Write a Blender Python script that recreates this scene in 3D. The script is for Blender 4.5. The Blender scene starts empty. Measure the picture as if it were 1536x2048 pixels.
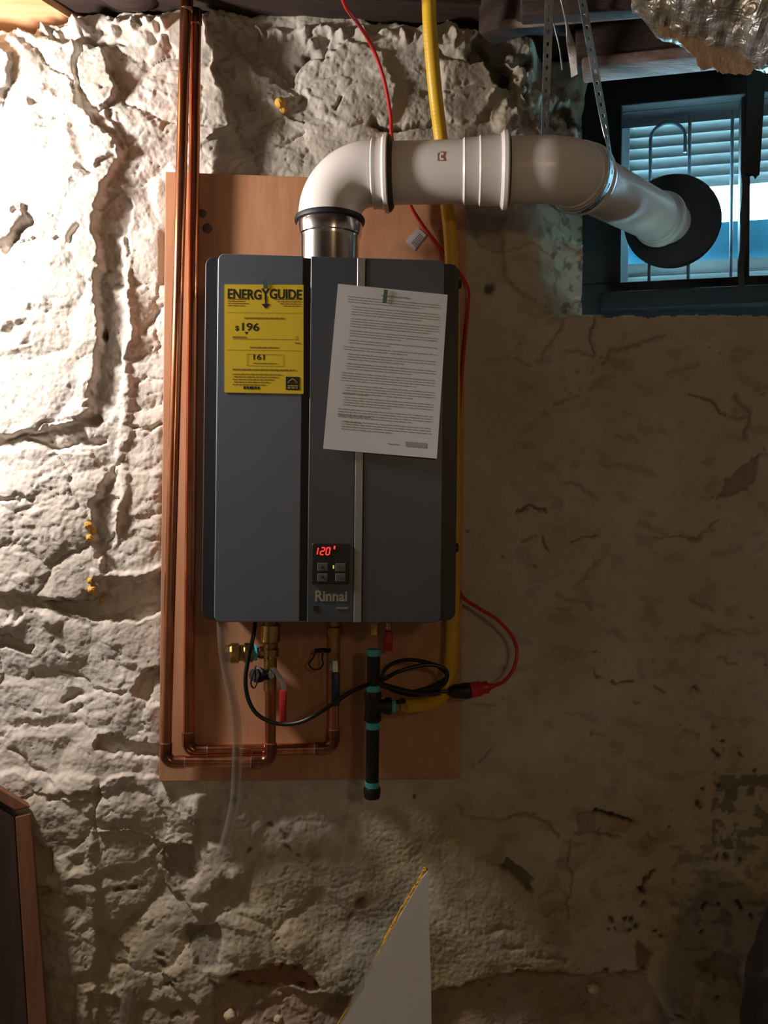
import bpy, bmesh, math, random
import numpy as np
from mathutils import Vector, Matrix

# ------------------------------------------------------------------ camera, world, lights, exposure
S = bpy.context.scene
COL = S.collection
H = 1.40                      # camera height
FPX = 1774.0                  # focal length in pixels of a 1536x2048 frame
YAW, ROLL = math.radians(4.0), math.radians(0.63)
CAM = Vector((0, 0, H))
_F = Vector((math.sin(YAW), math.cos(YAW), 0)); _R = Vector((math.cos(YAW), -math.sin(YAW), 0)); _U = Vector((0, 0, 1))
_R2 = _R*math.cos(ROLL) + _U*math.sin(ROLL); _U2 = _U*math.cos(ROLL) - _R*math.sin(ROLL)
cd = bpy.data.cameras.new('camera'); cam = bpy.data.objects.new('camera', cd); COL.objects.link(cam)
m3 = Matrix((_R2, _U2, -_F)).transposed()
cam.matrix_world = Matrix.Translation(CAM) @ m3.to_4x4()
cd.sensor_fit = 'VERTICAL'; cd.sensor_height = 24.0; cd.lens = FPX/2048*24.0
cd.clip_start = .02; cd.clip_end = 60
S.camera = cam

W = bpy.data.worlds.new('sky'); S.world = W; W.use_nodes = True
_bg = W.node_tree.nodes['Background']; _bg.inputs[0].default_value = (.38, .78, 1.0, 1); _bg.inputs[1].default_value = 105.0

def light(name, kind, loc, power, color, size):
    l = bpy.data.lights.new(name, kind); l.energy = power; l.color = color
    if kind == 'POINT': l.shadow_soft_size = size
    o = bpy.data.objects.new(name, l); o.location = loc; COL.objects.link(o); return o
light('work_lamp', 'POINT', (-.98, 1.50, H+.62), 69, (1.0, .93, .88), .06)       # bare bulb just left of the frame
light('warm_fill', 'POINT', (.75, -1.35, H+.55), 18, (1.0, .68, .35), .12)          # unseen warm fill light, added behind the camera to lift the right wall

vs = S.view_settings; vs.view_transform = 'Standard'; vs.look = 'None'; vs.gamma = 1; vs.use_curve_mapping = False
vs.exposure = 0.0

# ------------------------------------------------------------------ placing helpers
YW = 1.865                    # mean plane of the stone wall
YF = 1.60                     # front of the heater
def ray(u, v):
    return _F + _R2*((u-768)/FPX) + _U2*((1024-v)/FPX)
def P(u, v, y):
    d = ray(u, v); return CAM + d*(y/d.y)
def PZ(u, v, zrel):
    d = ray(u, v); return CAM + d*(zrel/d.z)
def Fp(u, v, d=0.0): return P(u, v, YF-d)
def Wp(u, v, d=0.0): return P(u, v, YW-d)

# ------------------------------------------------------------------ materials
def nodes(name):
    m = bpy.data.materials.new(name); m.use_nodes = True
    return m, m.node_tree.nodes, m.node_tree.links, m.node_tree.nodes['Principled BSDF']
def M(name, c, rough=.5, metal=0., c2=None, scale=20., bump=0., bscale=60., spec=None, stretch=(1, 1, 1), emit=None, coat=0., detail=4.):
    m, n, l, b = nodes(name)
    b.inputs['Base Color'].default_value = (*c, 1); b.inputs['Roughness'].default_value = rough; b.inputs['Metallic'].default_value = metal
    if spec is not None: b.inputs['Specular IOR Level'].default_value = spec
    if coat: b.inputs['Coat Weight'].default_value = coat
    tc = n.new('ShaderNodeTexCoord'); mp = n.new('ShaderNodeMapping'); l.new(tc.outputs['Object'], mp.inputs[0]); mp.inputs['Scale'].default_value = stretch
    nz = n.new('ShaderNodeTexNoise'); nz.inputs['Scale'].default_value = scale; nz.inputs['Detail'].default_value = detail; l.new(mp.outputs[0], nz.inputs[0])
    r = n.new('ShaderNodeValToRGB'); l.new(nz.outputs[0], r.inputs[0])
    r.color_ramp.elements[0].position = .32; r.color_ramp.elements[1].position = .68
    cc = c2 if c2 else tuple(x*.86 for x in c)
    r.color_ramp.elements[0].color = (*cc, 1); r.color_ramp.elements[1].color = (*c, 1)
    l.new(r.outputs[0], b.inputs['Base Color'])
    if bump:
        nb = n.new('ShaderNodeTexNoise'); nb.inputs['Scale'].default_value = bscale; nb.inputs['Detail'].default_value = 5; l.new(mp.outputs[0], nb.inputs[0])
        bp = n.new('ShaderNodeBump'); bp.inputs['Strength'].default_value = bump; bp.inputs['Distance'].default_value = .004
        l.new(nb.outputs[0], bp.inputs['Height']); l.new(bp.outputs[0], b.inputs['Normal'])
    if emit: b.inputs['Emission Color'].default_value = (*emit[0], 1); b.inputs['Emission Strength'].default_value = emit[1]
    return m
MT = dict(
    copper=M('copper', (.80, .36, .19), .22, 1., (.50, .17, .085), 9, stretch=(6, 6, 1)),
    copper_old=M('copper_fitting', (.55, .24, .13), .25, 1., (.2, .08, .05), 40),
    solder=M('solder', (.75, .72, .66), .3, 1.),
    brass=M('brass', (.62, .40, .14), .28, 1., (.38, .23, .09), 40),
    pvc=M('vent_plastic', (.84, .78, .74), .27, 0., (.80, .74, .70), 6, spec=.5),
    rubber=M('black_rubber', (.012, .013, .016), .55, 0., (.008, .009, .012)),
    gasket=M('brown_gasket', (.055, .038, .026), .6),
    stainless=M('stainless_collar', (.70, .68, .66), .17, 1., (.62, .6, .58), 12),
    galv=M('galvanised_steel', (.46, .49, .50), .36, 1., (.30, .33, .35), 60),
    bright_steel=M('bright_steel', (.9, .85, .8), .42, .9, bump=.4, bscale=45),
    case=M('heater_side_plastic', (.022, .022, .026), .5, 0., (.017, .017, .02), 10),
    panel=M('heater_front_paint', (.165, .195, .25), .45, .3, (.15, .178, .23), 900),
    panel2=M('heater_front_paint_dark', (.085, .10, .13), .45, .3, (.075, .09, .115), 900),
    groove=M('heater_groove', (.03, .03, .035), .6),
    silver=M('silver_strip', (.30, .31, .31), .4, .4),
    ctrl=M('control_panel_black', (.008, .008, .010), .45),
    button=M('grey_button', (.13, .13, .13), .6),
    badge=M('badge_print', (.42, .38, .30), .5),
    red_led=M('red_display', (.6, .02, .02), .5, emit=((1., .035, .03), 1.6)),
    green_led=M('green_indicator', (.2, .6, .1), .5, emit=((.35, .75, .08), .9)),
    yellow_paper=M('yellow_card', (.95, .70, .03), .7, 0., (.90, .64, .028), 12),
    paper=M('white_paper', (.78, .78, .80), .8, 0., (.73, .73, .75), 8),
    ink=M('black_ink', (.02, .016, .014), .7),
    ink_soft=M('faint_ink', (.33, .22, .03), .7),
    ink_grey=M('grey_ink', (.40, .38, .37), .7),
    ink_red=M('red_ink', (.42, .10, .09), .7),
    tape_green=M('green_tape', (.08, .16, .11), .5),
    sticker=M('sticker_paper', (.46, .45, .48), .5),
    yellow_gas=M('yellow_gas_jacket', (.72, .43, .015), .42, 0., (.60, .35, .012), 25, stretch=(1, 1, .3)),
    red_cord=M('red_cord_jacket', (.52, .018, .022), .4),
    black_cord=M('black_cord_jacket', (.006, .006, .007), .45),
    red_grip=M('red_grip', (.40, .014, .02), .45),
    blue_grip=M('blue_grip', (.008, .03, .11), .45),
    teal=M('thread_tape', (.08, .48, .60), .55),
    black_iron=M('black_iron', (.010, .009, .009), .5, .2, (.007, .006, .006), 50, bump=.3, bscale=250),
    screw=M('dark_screw', (.08, .075, .07), .4, .8),
    joist_dark=M('dark_old_joist', (.040, .017, .010), .8, 0., (.018, .009, .006), 9, bump=.6, bscale=40, stretch=(.6, 8, 8)),
    beam_pale=M('dusty_beam', (.30, .22, .19), .9, 0., (.13, .065, .045), 7, bump=.8, bscale=40, stretch=(1, 4, 4), detail=8),
    black_frame=M('black_window_frame', (.0045, .005, .006), .8, 0., (.003, .003, .004), 20, bump=.4, bscale=60),
    strap_black=M('black_plastic_strip', (.006, .006, .007), .5),
    iron_grille=M('painted_grille', (.10, .16, .19), .5, .2),
    sash=M('outer_sash_paint', (.42, .50, .52), .6),
    bag=M('black_bag', (.005, .005, .006), .38, bump=1., bscale=14),
    foam=M('pale_foam', (.56, .46, .28), .8, bump=.5, bscale=80),
    foam_y=M('orange_foam', (.62, .36, .06), .8, bump=.6, bscale=120),
    floor=M('cellar_floor', (.16, .14, .12), .9, 0., (.11, .10, .085), 6, bump=.6, bscale=30),
    cellar=M('cellar_wall_far', (.34, .30, .24), .95, 0., (.24, .21, .17), 5, bump=.8, bscale=18),
    kraft=M('brown_kraft_paper', (.30, .19, .10), .75, 0., (.17, .095, .05), 14, bump=.7, bscale=60),
    board_grey=M('fibreboard_face', (.72, .70, .66), .85, 0., (.67, .65, .61), 30),
    board_edge=M('torn_yellow_core', (.62, .36, .04), .9, 0., (.45, .24, .03), 60, bump=1., bscale=180),
)
def wood_mat(name, c, c2, axis='Z', ringscale=7., fine=70., rough=.6, dist=4.):
    m, n, l, b = nodes(name)
    tc = n.new('ShaderNodeTexCoord'); mp = n.new('ShaderNodeMapping'); l.new(tc.outputs['Object'], mp.inputs[0])
    mp.inputs['Scale'].default_value = {'Z': (1, 1, .14), 'X': (.14, 1, 1), 'Y': (1, .14, 1)}[axis]
    wv = n.new('ShaderNodeTexNoise'); wv.inputs['Scale'].default_value = ringscale; wv.inputs['Detail'].default_value = 2; wv.inputs['Distortion'].default_value = .6
    l.new(mp.outputs[0], wv.inputs[0])
    ml = n.new('ShaderNodeMath'); ml.operation = 'MULTIPLY'; ml.inputs[1].default_value = dist*6.28; l.new(wv.outputs[0], ml.inputs[0])
    sn = n.new('ShaderNodeMath'); sn.operation = 'SINE'; l.new(ml.outputs[0], sn.inputs[0])
    nf = n.new('ShaderNodeTexNoise'); nf.inputs['Scale'].default_value = fine; nf.inputs['Detail'].default_value = 4; l.new(mp.outputs[0], nf.inputs[0])
    a = n.new('ShaderNodeMath'); a.operation = 'MULTIPLY_ADD'; l.new(sn.outputs[0], a.inputs[0]); a.inputs[1].default_value = .18; l.new(nf.outputs[0], a.inputs[2])
    r = n.new('ShaderNodeValToRGB'); l.new(a.outputs[0], r.inputs[0]); r.color_ramp.elements[0].position = .25; r.color_ramp.elements[1].position = .75
    r.color_ramp.elements[0].color = (*c2, 1); r.color_ramp.elements[1].color = (*c, 1); l.new(r.outputs[0], b.inputs['Base Color'])
    b.inputs['Roughness'].default_value = rough
    bp = n.new('ShaderNodeBump'); bp.inputs['Strength'].default_value = .15; bp.inputs['Distance'].default_value = .002; l.new(a.outputs[0], bp.inputs['Height']); l.new(bp.outputs[0], b.inputs['Normal'])
    return m
MT['ply'] = wood_mat('plywood', (.50, .26, .14), (.40, .185, .09), 'Z', 4., 60., .55, 2.)
MT['knot'] = M('wood_knot', (.10, .07, .055), .7)
MT['joist_new'] = wood_mat('pine_joist', (.72, .43, .24), (.56, .28, .12), 'X', 6., 60., .6, 3.)
MT['post_dark'] = wood_mat('dark_board', (.060, .030, .022), (.035, .018, .014), 'Z', 6.)
MT['post_warm'] = wood_mat('brown_batten', (.24, .10, .045), (.15, .06, .03), 'Z', 6.)

def transp(name, col, frac, rough=.1, tint=(1, 1, 1), bump=0):
    m = bpy.data.materials.new(name); m.use_nodes = True; n = m.node_tree.nodes; l = m.node_tree.links; n.clear()
    o = n.new('ShaderNodeOutputMaterial'); t = n.new('ShaderNodeBsdfTransparent'); t.inputs[0].default_value = (*tint, 1)
    p = n.new('ShaderNodeBsdfPrincipled'); p.inputs['Base Color'].default_value = (*col, 1); p.inputs['Roughness'].default_value = rough
    nz = n.new('ShaderNodeTexNoise'); nz.inputs['Scale'].default_value = 9; nz.inputs['Detail'].default_value = 6
    tc = n.new('ShaderNodeTexCoord'); l.new(tc.outputs['Object'], nz.inputs[0])
    mr = n.new('ShaderNodeMapRange'); mr.inputs[1].default_value = .3; mr.inputs[2].default_value = .7; mr.inputs[3].default_value = frac*.6; mr.inputs[4].default_value = frac*1.4
    l.new(nz.outputs[0], mr.inputs[0])
    x = n.new('ShaderNodeMixShader'); l.new(mr.outputs[0], x.inputs[0]); l.new(t.outputs[0], x.inputs[1]); l.new(p.outputs[0], x.inputs[2]); l.new(x.outputs[0], o.inputs[0])
    return m
MT['glass'] = transp('dusty_glass', (.5, .55, .58), .07, .08)
MT['tube'] = transp('clear_vinyl', (.42, .38, .33), .22, .12, (.90, .90, .88))
def translucent(name, col, tcol, frac):
    m = bpy.data.materials.new(name); m.use_nodes = True; n = m.node_tree.nodes; l = m.node_tree.links; n.clear()
    o = n.new('ShaderNodeOutputMaterial'); d = n.new('ShaderNodeBsdfDiffuse'); d.inputs[0].default_value = (*col, 1)
    t = n.new('ShaderNodeBsdfTranslucent'); t.inputs[0].default_value = (*tcol, 1)
    x = n.new('ShaderNodeMixShader'); x.inputs[0].default_value = frac
    l.new(d.outputs[0], x.inputs[1]); l.new(t.outputs[0], x.inputs[2]); l.new(x.outputs[0], o.inputs[0]); return m
MT['slat'] = translucent('white_slat_plastic', (.55, .58, .58), (.085, .088, .085), .6)
MT['sheet_blue'] = translucent('blue_plastic_sheet', (.10, .35, .50), (.009, .026, .030), .6)
# crinkled foil
m, n, l, b = nodes('crinkled_foil'); b.inputs['Metallic'].default_value = .65; b.inputs['Roughness'].default_value = .40
tc = n.new('ShaderNodeTexCoord'); vo = n.new('ShaderNodeTexNoise'); vo.inputs['Scale'].default_value = 34; vo.inputs['Detail'].default_value = 2; vo.inputs['Distortion'].default_value = 1.2
mp = n.new('ShaderNodeMapping'); mp.inputs['Rotation'].default_value = (0, .7, 0); mp.inputs['Scale'].default_value = (.45, 1, 1.4)
l.new(tc.outputs['Object'], mp.inputs[0]); l.new(mp.outputs[0], vo.inputs[0])
bp = n.new('ShaderNodeBump'); bp.inputs['Strength'].default_value = 1; bp.inputs['Distance'].default_value = .010; l.new(vo.outputs[0], bp.inputs['Height']); l.new(bp.outputs[0], b.inputs['Normal'])
nz = n.new('ShaderNodeTexNoise'); nz.inputs['Scale'].default_value = 8; l.new(tc.outputs['Object'], nz.inputs[0])
r = n.new('ShaderNodeValToRGB'); r.color_ramp.elements[0].color = (.24, .20, .14, 1); r.color_ramp.elements[1].color = (.5, .5, .5, 1); r.color_ramp.elements[0].position = .4; r.color_ramp.elements[1].position = .65
l.new(nz.outputs[0], r.inputs[0]); l.new(r.outputs[0], b.inputs['Base Color']); MT['foil'] = m
# stone wall plaster: colour from noise plus three attributes (dirt, rust, bare stone)
m, n, l, b = nodes('old_lime_plaster'); b.inputs['Roughness'].default_value = .92; b.inputs['Specular IOR Level'].default_value = .25
tc = n.new('ShaderNodeTexCoord')
def noise(sc, det=5., dis=0.):
    z = n.new('ShaderNodeTexNoise'); z.inputs['Scale'].default_value = sc; z.inputs['Detail'].default_value = det; z.inputs['Distortion'].default_value = dis; l.new(tc.outputs['Object'], z.inputs[0]); return z
def ramp(src, a, ca, bb, cb):
    r = n.new('ShaderNodeValToRGB'); r.color_ramp.elements[0].position = a; r.color_ramp.elements[1].position = bb
    r.color_ramp.elements[0].color = (*ca, 1); r.color_ramp.elements[1].color = (*cb, 1); l.new(src, r.inputs[0]); return r
def mix(f, a, bb):
    x = n.new('ShaderNodeMix'); x.data_type = 'RGBA'; l.new(f, x.inputs[0])
    if isinstance(a, tuple): x.inputs[6].default_value = (*a, 1)
    else: l.new(a, x.inputs[6])
    if isinstance(bb, tuple): x.inputs[7].default_value = (*bb, 1)
    else: l.new(bb, x.inputs[7])
    return x.outputs[2]
base = ramp(noise(3.2, 6, .4).outputs[0], .3, (.50, .445, .385), .7, (.66, .61, .56)).outputs[0]
fine = ramp(noise(38, 6).outputs[0], .52, (0, 0, 0), .75, (.55, .55, .55)).outputs[0]
base = mix(fine, base, (.42, .35, .26))
def attr(name):
    a = n.new('ShaderNodeAttribute'); a.attribute_name = name; return a.outputs['Fac']
base = mix(attr('dim_brown'), base, (.42, .33, .19))  # browner tone where dimness is painted in
base = mix(attr('bare'), base, (.17, .16, .12))
base = mix(attr('rust'), base, (.23, .09, .045))
base = mix(attr('dirt'), base, (.045, .035, .026))
l.new(base, b.inputs['Base Color'])
nb = noise(110, 6); bp = n.new('ShaderNodeBump'); bp.inputs['Strength'].default_value = .5; bp.inputs['Distance'].default_value = .003
l.new(nb.outputs[0], bp.inputs['Height']); l.new(bp.outputs[0], b.inputs['Normal']); MT['plaster'] = m

# ------------------------------------------------------------------ object helpers
def prism(outline, back):
    bm = bmesh.new(); n_ = len(outline); a = [bm.verts.new(p) for p in outline]; b = [bm.verts.new(p+back) for p in outline]
    fs = [bm.faces.new(a), bm.faces.new(b)]
    for i in range(n_): bm.faces.new((a[i], a[(i+1) % n_], b[(i+1) % n_], b[i]))
    bmesh.ops.triangulate(bm, faces=fs); return bm
def empty(name, loc, label=None, cat=None, group=None, kind=None):
    o = bpy.data.objects.new(name, None); o.location = loc; o.empty_display_size = .05; COL.objects.link(o)
    tag(o, label, cat, group, kind); return o
def tag(o, label=None, cat=None, group=None, kind=None):
    if label: o['label'] = label
    if cat: o['category'] = cat
    if group: o['group'] = group
    if kind: o['kind'] = kind
    return o
def wloc(o):
    v = Vector(o.location)
    while o.parent: o = o.parent; v += Vector(o.location)
    return v
def mk(name, bm, mat, parent=None, smooth=True, label=None, cat=None, group=None, kind=None, ang=35):
    me = bpy.data.meshes.new(name)
    bmesh.ops.recalc_face_normals(bm, faces=bm.faces)
    bm.to_mesh(me); bm.free()
    return mk_mesh(name, me, mat, parent, smooth, label, cat, group, kind, ang)
def mk_mesh(name, me, mat, parent=None, smooth=True, label=None, cat=None, group=None, kind=None, ang=35):
    co = np.empty(len(me.vertices)*3); me.vertices.foreach_get('co', co); co = co.reshape(-1, 3)
    lo, hi = co.min(0), co.max(0)
    org = np.array([(lo[0]+hi[0])/2, (lo[1]+hi[1])/2, lo[2]])
    co -= org; me.vertices.foreach_set('co', co.ravel())
    o = bpy.data.objects.new(name, me); COL.objects.link(o)
    if parent is not None:
        o.parent = parent; o.location = Vector(org) - wloc(parent)
    else: o.location = Vector(org)
    me.materials.append(MT[mat] if isinstance(mat, str) else mat)
    if smooth:
        me.polygons.foreach_set('use_smooth', [True]*len(me.polygons))
        try: me.set_sharp_from_angle(angle=math.radians(ang))
        except Exception: pass
    tag(o, label, cat, group, kind); me.update(); return o
def B(): return bmesh.new()
def box(bm, lo, hi, bev=0., seg=2):
    lo, hi = Vector(lo), Vector(hi); c = (lo+hi)/2; s = hi-lo
    r = bmesh.ops.create_cube(bm, size=1.0, matrix=Matrix.Translation(c) @ Matrix.Diagonal((*s, 1)))
    if bev:
        es = list({e for v in r['verts'] for e in v.link_edges})
        bmesh.ops.bevel(bm, geom=es, offset=bev, segments=seg, profile=.5, affect='EDGES')
    return bm
def hexa(bm, pts):        # 8 corners: bottom loop 4, top loop 4
    v = [bm.verts.new(p) for p in pts]
    for f in ((0, 1, 2, 3), (4, 5, 6, 7), (0, 1, 5, 4), (1, 2, 6, 5), (2, 3, 7, 6), (3, 0, 4, 7)): bm.faces.new([v[i] for i in f])
    return v
def orient(a, b, w, h, up=Vector((0, 0, 1)), bm=None, bev=0.):
    """bar from a to b, w sideways, h along up (a,b on centreline)"""
    bm = bm or B(); a, b = Vector(a), Vector(b); d = (b-a).normalized(); s = d.cross(up).normalized(); u = s.cross(d)
    n0 = len(bm.verts)
    q = []
    for p in (a, b):
        q += [p - s*w/2 - u*h/2, p + s*w/2 - u*h/2, p + s*w/2 + u*h/2, p - s*w/2 + u*h/2]
    vs_ = hexa(bm, q)
    if bev:
        es = list({e for v in vs_ for e in v.link_edges}); bmesh.ops.bevel(bm, geom=es, offset=bev, segments=2, profile=.5, affect='EDGES')
    return bm
def smooth_path(pts, n=8):
    pts = [Vector(p) for p in pts]; q = [pts[0]*2-pts[1]] + pts + [pts[-1]*2-pts[-2]]; out = []
    for i in range(1, len(q)-2):
        p0, p1, p2, p3 = q[i-1:i+3]
        for k in range(n):
            t = k/n
            out.append(.5*((2*p1)+(p2-p0)*t+(2*p0-5*p1+4*p2-p3)*t*t+(3*p1-p0-3*p2+p3)*t**3))
    out.append(pts[-1]); return out
def fillet(pts, r, n=8):
    pts = [Vector(p) for p in pts]; out = [pts[0]]
    for i in range(1, len(pts)-1):
        a, b, c = pts[i-1], pts[i], pts[i+1]; d1 = (a-b).normalized(); d2 = (c-b).normalized()
        th = d1.angle(d2); t = min(r/math.tan(th/2), (a-b).length*.49, (c-b).length*.49)
        p1, p2 = b+d1*t, b+d2*t
        for k in range(n+1):
            s = k/n; out.append((1-s)**2*p1 + 2*s*(1-s)*b + s*s*p2) if False else out.append(arc(p1, b, p2, s, th))
    out.append(pts[-1]); return out
def arc(p1, b, p2, s, th):
    bis = ((p1-b).normalized()+(p2-b).normalized()).normalized(); t = (p1-b).length; R = t*math.tan(th/2)
    c = b + bis*(t/math.cos(th/2)); v1 = p1-c; v2 = p2-c; w = v1.angle(v2)
    if w < 1e-4: return p1.lerp(p2, s)
    return c + (v1*math.sin((1-s)*w)+v2*math.sin(s*w))/math.sin(w)
def frames(pts):
    ts = []
    for i in range(len(pts)):
        a = pts[max(i-1, 0)]; b = pts[min(i+1, len(pts)-1)]; ts.append((b-a).normalized())
    ref = Vector((0, 0, 1)) if abs(ts[0].z) < .9 else Vector((1, 0, 0))
    nn = [(ref - ts[0]*ref.dot(ts[0])).normalized()]
    for i in range(1, len(pts)):
        v = nn[-1] - ts[i]*nn[-1].dot(ts[i]); nn.append(v.normalized())
    return ts, nn
def tube(bm, pts, r, seg=14, caps=True, rfun=None, flat=None):
    pts = [Vector(p) for p in pts]; ts, nn = frames(pts); rings = []
    for i, p in enumerate(pts):
        bt = ts[i].cross(nn[i]); rr = rfun(i/(len(pts)-1)) if rfun else r
        rings.append([bm.verts.new(p + nn[i]*rr*math.cos(a) + bt*rr*math.sin(a)) for a in [2*math.pi*k/seg for k in range(seg)]])
    for i in range(len(rings)-1):
        for k in range(seg): bm.faces.new((rings[i][k], rings[i][(k+1) % seg], rings[i+1][(k+1) % seg], rings[i+1][k]))
    if caps: bm.faces.new(rings[0]); bm.faces.new(rings[-1])
    return bm
def lathe(bm, a, b, prof, seg=28):
    """prof: list of (t metres along a->b, radius)"""
    a, b = Vector(a), Vector(b); d = (b-a).normalized()
    ref = Vector((0, 0, 1)) if abs(d.z) < .9 else Vector((1, 0, 0)); u = (ref-d*ref.dot(d)).normalized(); w = d.cross(u); rings = []
    for t, r in prof:
        c = a+d*t; rings.append([bm.verts.new(c+u*max(r, 1e-5)*math.cos(q)+w*max(r, 1e-5)*math.sin(q)) for q in [2*math.pi*k/seg for k in range(seg)]])
    for i in range(len(rings)-1):
        for k in range(seg): bm.faces.new((rings[i][k], rings[i][(k+1) % seg], rings[i+1][(k+1) % seg], rings[i+1][k]))
    bm.faces.new(rings[0]); bm.faces.new(rings[-1]); return bm
def cyl(a, b, r, seg=20, bev=.0, bm=None):
    bm = bm or B(); L = (Vector(b)-Vector(a)).length
    if bev: return lathe(bm, a, b, [(0, r-bev), (bev, r), (L-bev, r), (L, r-bev)], seg)
    return lathe(bm, a, b, [(0, r), (L, r)], seg)
def ribbon(bm, pts, wd, w, th, perf=None):
    """flat strip along pts; wd = unit width direction per point; perf = every n-th cell has a hole"""
    N = len(pts); cols = [-.5, -.16, .16, .5]
    _, _ = 0, 0
    g = []
    for i in range(N):
        a = pts[max(i-1, 0)]; b = pts[min(i+1, N-1)]; t = (b-a).normalized(); nrm = t.cross(wd[i]).normalized()
        g.append([[bm.verts.new(pts[i]+wd[i]*w*c+nrm*th*s) for c in cols] for s in (-.5, .5)])
    for i in range(N-1):
        hole = perf and i % perf == 0
        for s in (0, 1):
            for c in range(3):
                if hole and c == 1: continue
                bm.faces.new((g[i][s][c], g[i][s][c+1], g[i+1][s][c+1], g[i+1][s][c]))
        for c in (0, 3): bm.faces.new((g[i][0][c], g[i+1][0][c], g[i+1][1][c], g[i][1][c]))
        if hole:
            for c in (1, 2): bm.faces.new((g[i][0][c], g[i+1][0][c], g[i+1][1][c], g[i][1][c]))
            for j in (i, i+1): bm.faces.new((g[j][0][1], g[j][0][2], g[j][1][2], g[j][1][1]))
    for j in (0, N-1):
        for c in range(3):
            try: bm.faces.new((g[j][0][c], g[j][0][c+1], g[j][1][c+1], g[j][1][c]))
            except ValueError: pass
    return bm
def text_mesh(body, size, loc, bold=0., sx=1., depth=.0001, shear=0., rotz=0., align='CENTER'):
    c = bpy.data.curves.new('t', 'FONT'); c.body = body; c.size = size; c.extrude = depth; c.offset = bold; c.shear = shear
    c.align_x = align; c.align_y = 'CENTER'; c.resolution_u = 3
    o = bpy.data.objects.new('t', c); COL.objects.link(o); dg = bpy.context.evaluated_depsgraph_get()
    me = bpy.data.meshes.new_from_object(o.evaluated_get(dg)); bpy.data.objects.remove(o); bpy.data.curves.remove(c)
    me.transform(Matrix.Translation(loc) @ Matrix.Rotation(rotz, 4, 'Y') @ Matrix.Rotation(math.pi/2, 4, 'X') @ Matrix.Diagonal((sx, 1, 1, 1)))
    return me
def islands(name, bm, mat, parent):
    left_ = set(bm.faces)
    while left_:
        st_ = [left_.pop()]; fs = [st_[0]]
        while st_:
            for e in st_.pop().edges:
                for f_ in e.link_faces:
                    if f_ in left_: left_.remove(f_); st_.append(f_); fs.append(f_)
        nb_ = B(); mp_ = {}
        for f_ in fs:
            vs2 = []
            for v in f_.verts:
                if v not in mp_: mp_[v] = nb_.verts.new(v.co)
                vs2.append(mp_[v])
            nb_.faces.new(vs2)
        mk(name, nb_, mat, parent, smooth=False)
    bm.free()
def join_meshes(ms):
    bm = B()
    for me in ms: bm.from_mesh(me); bpy.data.meshes.remove(me)
    return bm

# ------------------------------------------------------------------ the stone wall (height field)
rng = np.random.RandomState(7)
perm = rng.permutation(65536).astype(np.int64)
def hsh(ix, iy, s): return perm[(perm[(ix*73 + s*911) & 65535] + iy*179 + s*37) & 65535]/65536.0
def gn(x, y, s=0):
    ix = np.floor(x).astype(np.int64); iy = np.floor(y).astype(np.int64); fx = x-ix; fy = y-iy
    u = fx*fx*fx*(fx*(fx*6-15)+10); v = fy*fy*fy*(fy*(fy*6-15)+10)
    def g(a, b, dx, dy):
        t = hsh(a, b, s)*2*np.pi; return np.cos(t)*dx+np.sin(t)*dy
    a = g(ix, iy, fx, fy); b = g(ix+1, iy, fx-1, fy); c = g(ix, iy+1, fx, fy-1); d = g(ix+1, iy+1, fx-1, fy-1)
    return (a+(b-a)*u + ((c+(d-c)*u)-(a+(b-a)*u))*v)*1.5
def fbm(x, y, s=0, o=4, g=.5):
    t = 0; a = 1.
    for k in range(o): t = t+a*gn(x*2**k, y*2**k, s+k*13); a *= g
    return t
def ridged(x, y, s=0, o=3):
    t = 0; a = 1.
    for k in range(o): t = t+a*(1-2*np.abs(gn(x*2**k, y*2**k, s+k*17))); a *= .5
    return t
def worley(x, y, s=0):
    ix = np.floor(x).astype(np.int64); iy = np.floor(y).astype(np.int64); f1 = np.full(x.shape, 9.); f2 = np.full(x.shape, 9.); idv = np.zeros(x.shape)
    for a in (-1, 0, 1):
        for b in (-1, 0, 1):
            px = ix+a+hsh(ix+a, iy+b, s); py = iy+b+hsh(ix+a, iy+b, s+5); d = np.hypot(px-x, py-y); q = hsh(ix+a, iy+b, s+9)
            nw = d < f1; f2 = np.where(nw, f1, np.minimum(f2, d)); idv = np.where(nw, q, idv); f1 = np.where(nw, d, f1)
    return f1, f2, idv
def sm(a, b, x):
    t = np.clip((x-a)/(b-a), 0, 1); return t*t*(3-2*t)
dxw = .0026
xs = np.concatenate([np.linspace(-1.85, -.72, 60)[:-1], np.arange(-.72, 1.02, dxw), np.linspace(1.02, 2.25, 50)[1:]])
zs = np.concatenate([np.linspace(-H, -1.14, 12)[:-1], np.arange(-1.14, 1.17, dxw), np.linspace(1.17, 1.25, 4)[1:]])
X, Z = np.meshgrid(xs, zs)
# where each wall point falls in the photograph's frame (used only to lay the features of the wall out)
rx, ry, rz = X, np.full_like(X, YW), Z
dep = rx*_F.x+ry*_F.y; U = 768+FPX*(rx*_R2.x+ry*_R2.y+rz*_R2.z)/dep; V = 1024-FPX*(rx*_U2.x+ry*_U2.y+rz*_U2.z)/dep
w1 = fbm(U/70, V/70, 3, 4)*11; w2 = fbm(U/70+50, V/70, 4, 4)*11
w1 += fbm(U/14, V/14, 5, 2)*3.0; w2 += fbm(U/14, V/14, 6, 2)*3.0
UW, VW = U+w1, V+w2
def win(lo, hi, pad, A=None):
    return np.s_[max(np.searchsorted(-V[:, V.shape[1]//2], -hi)-pad, 0): 1, :]
def region(pts, pad):
    p = np.array(pts, float); x0, x1 = p[:, 0].min()-pad, p[:, 0].max()+pad; y0, y1 = p[:, 1].min()-pad, p[:, 1].max()+pad
    m = (UW > x0) & (UW < x1) & (VW > y0) & (VW < y1); return m
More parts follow.
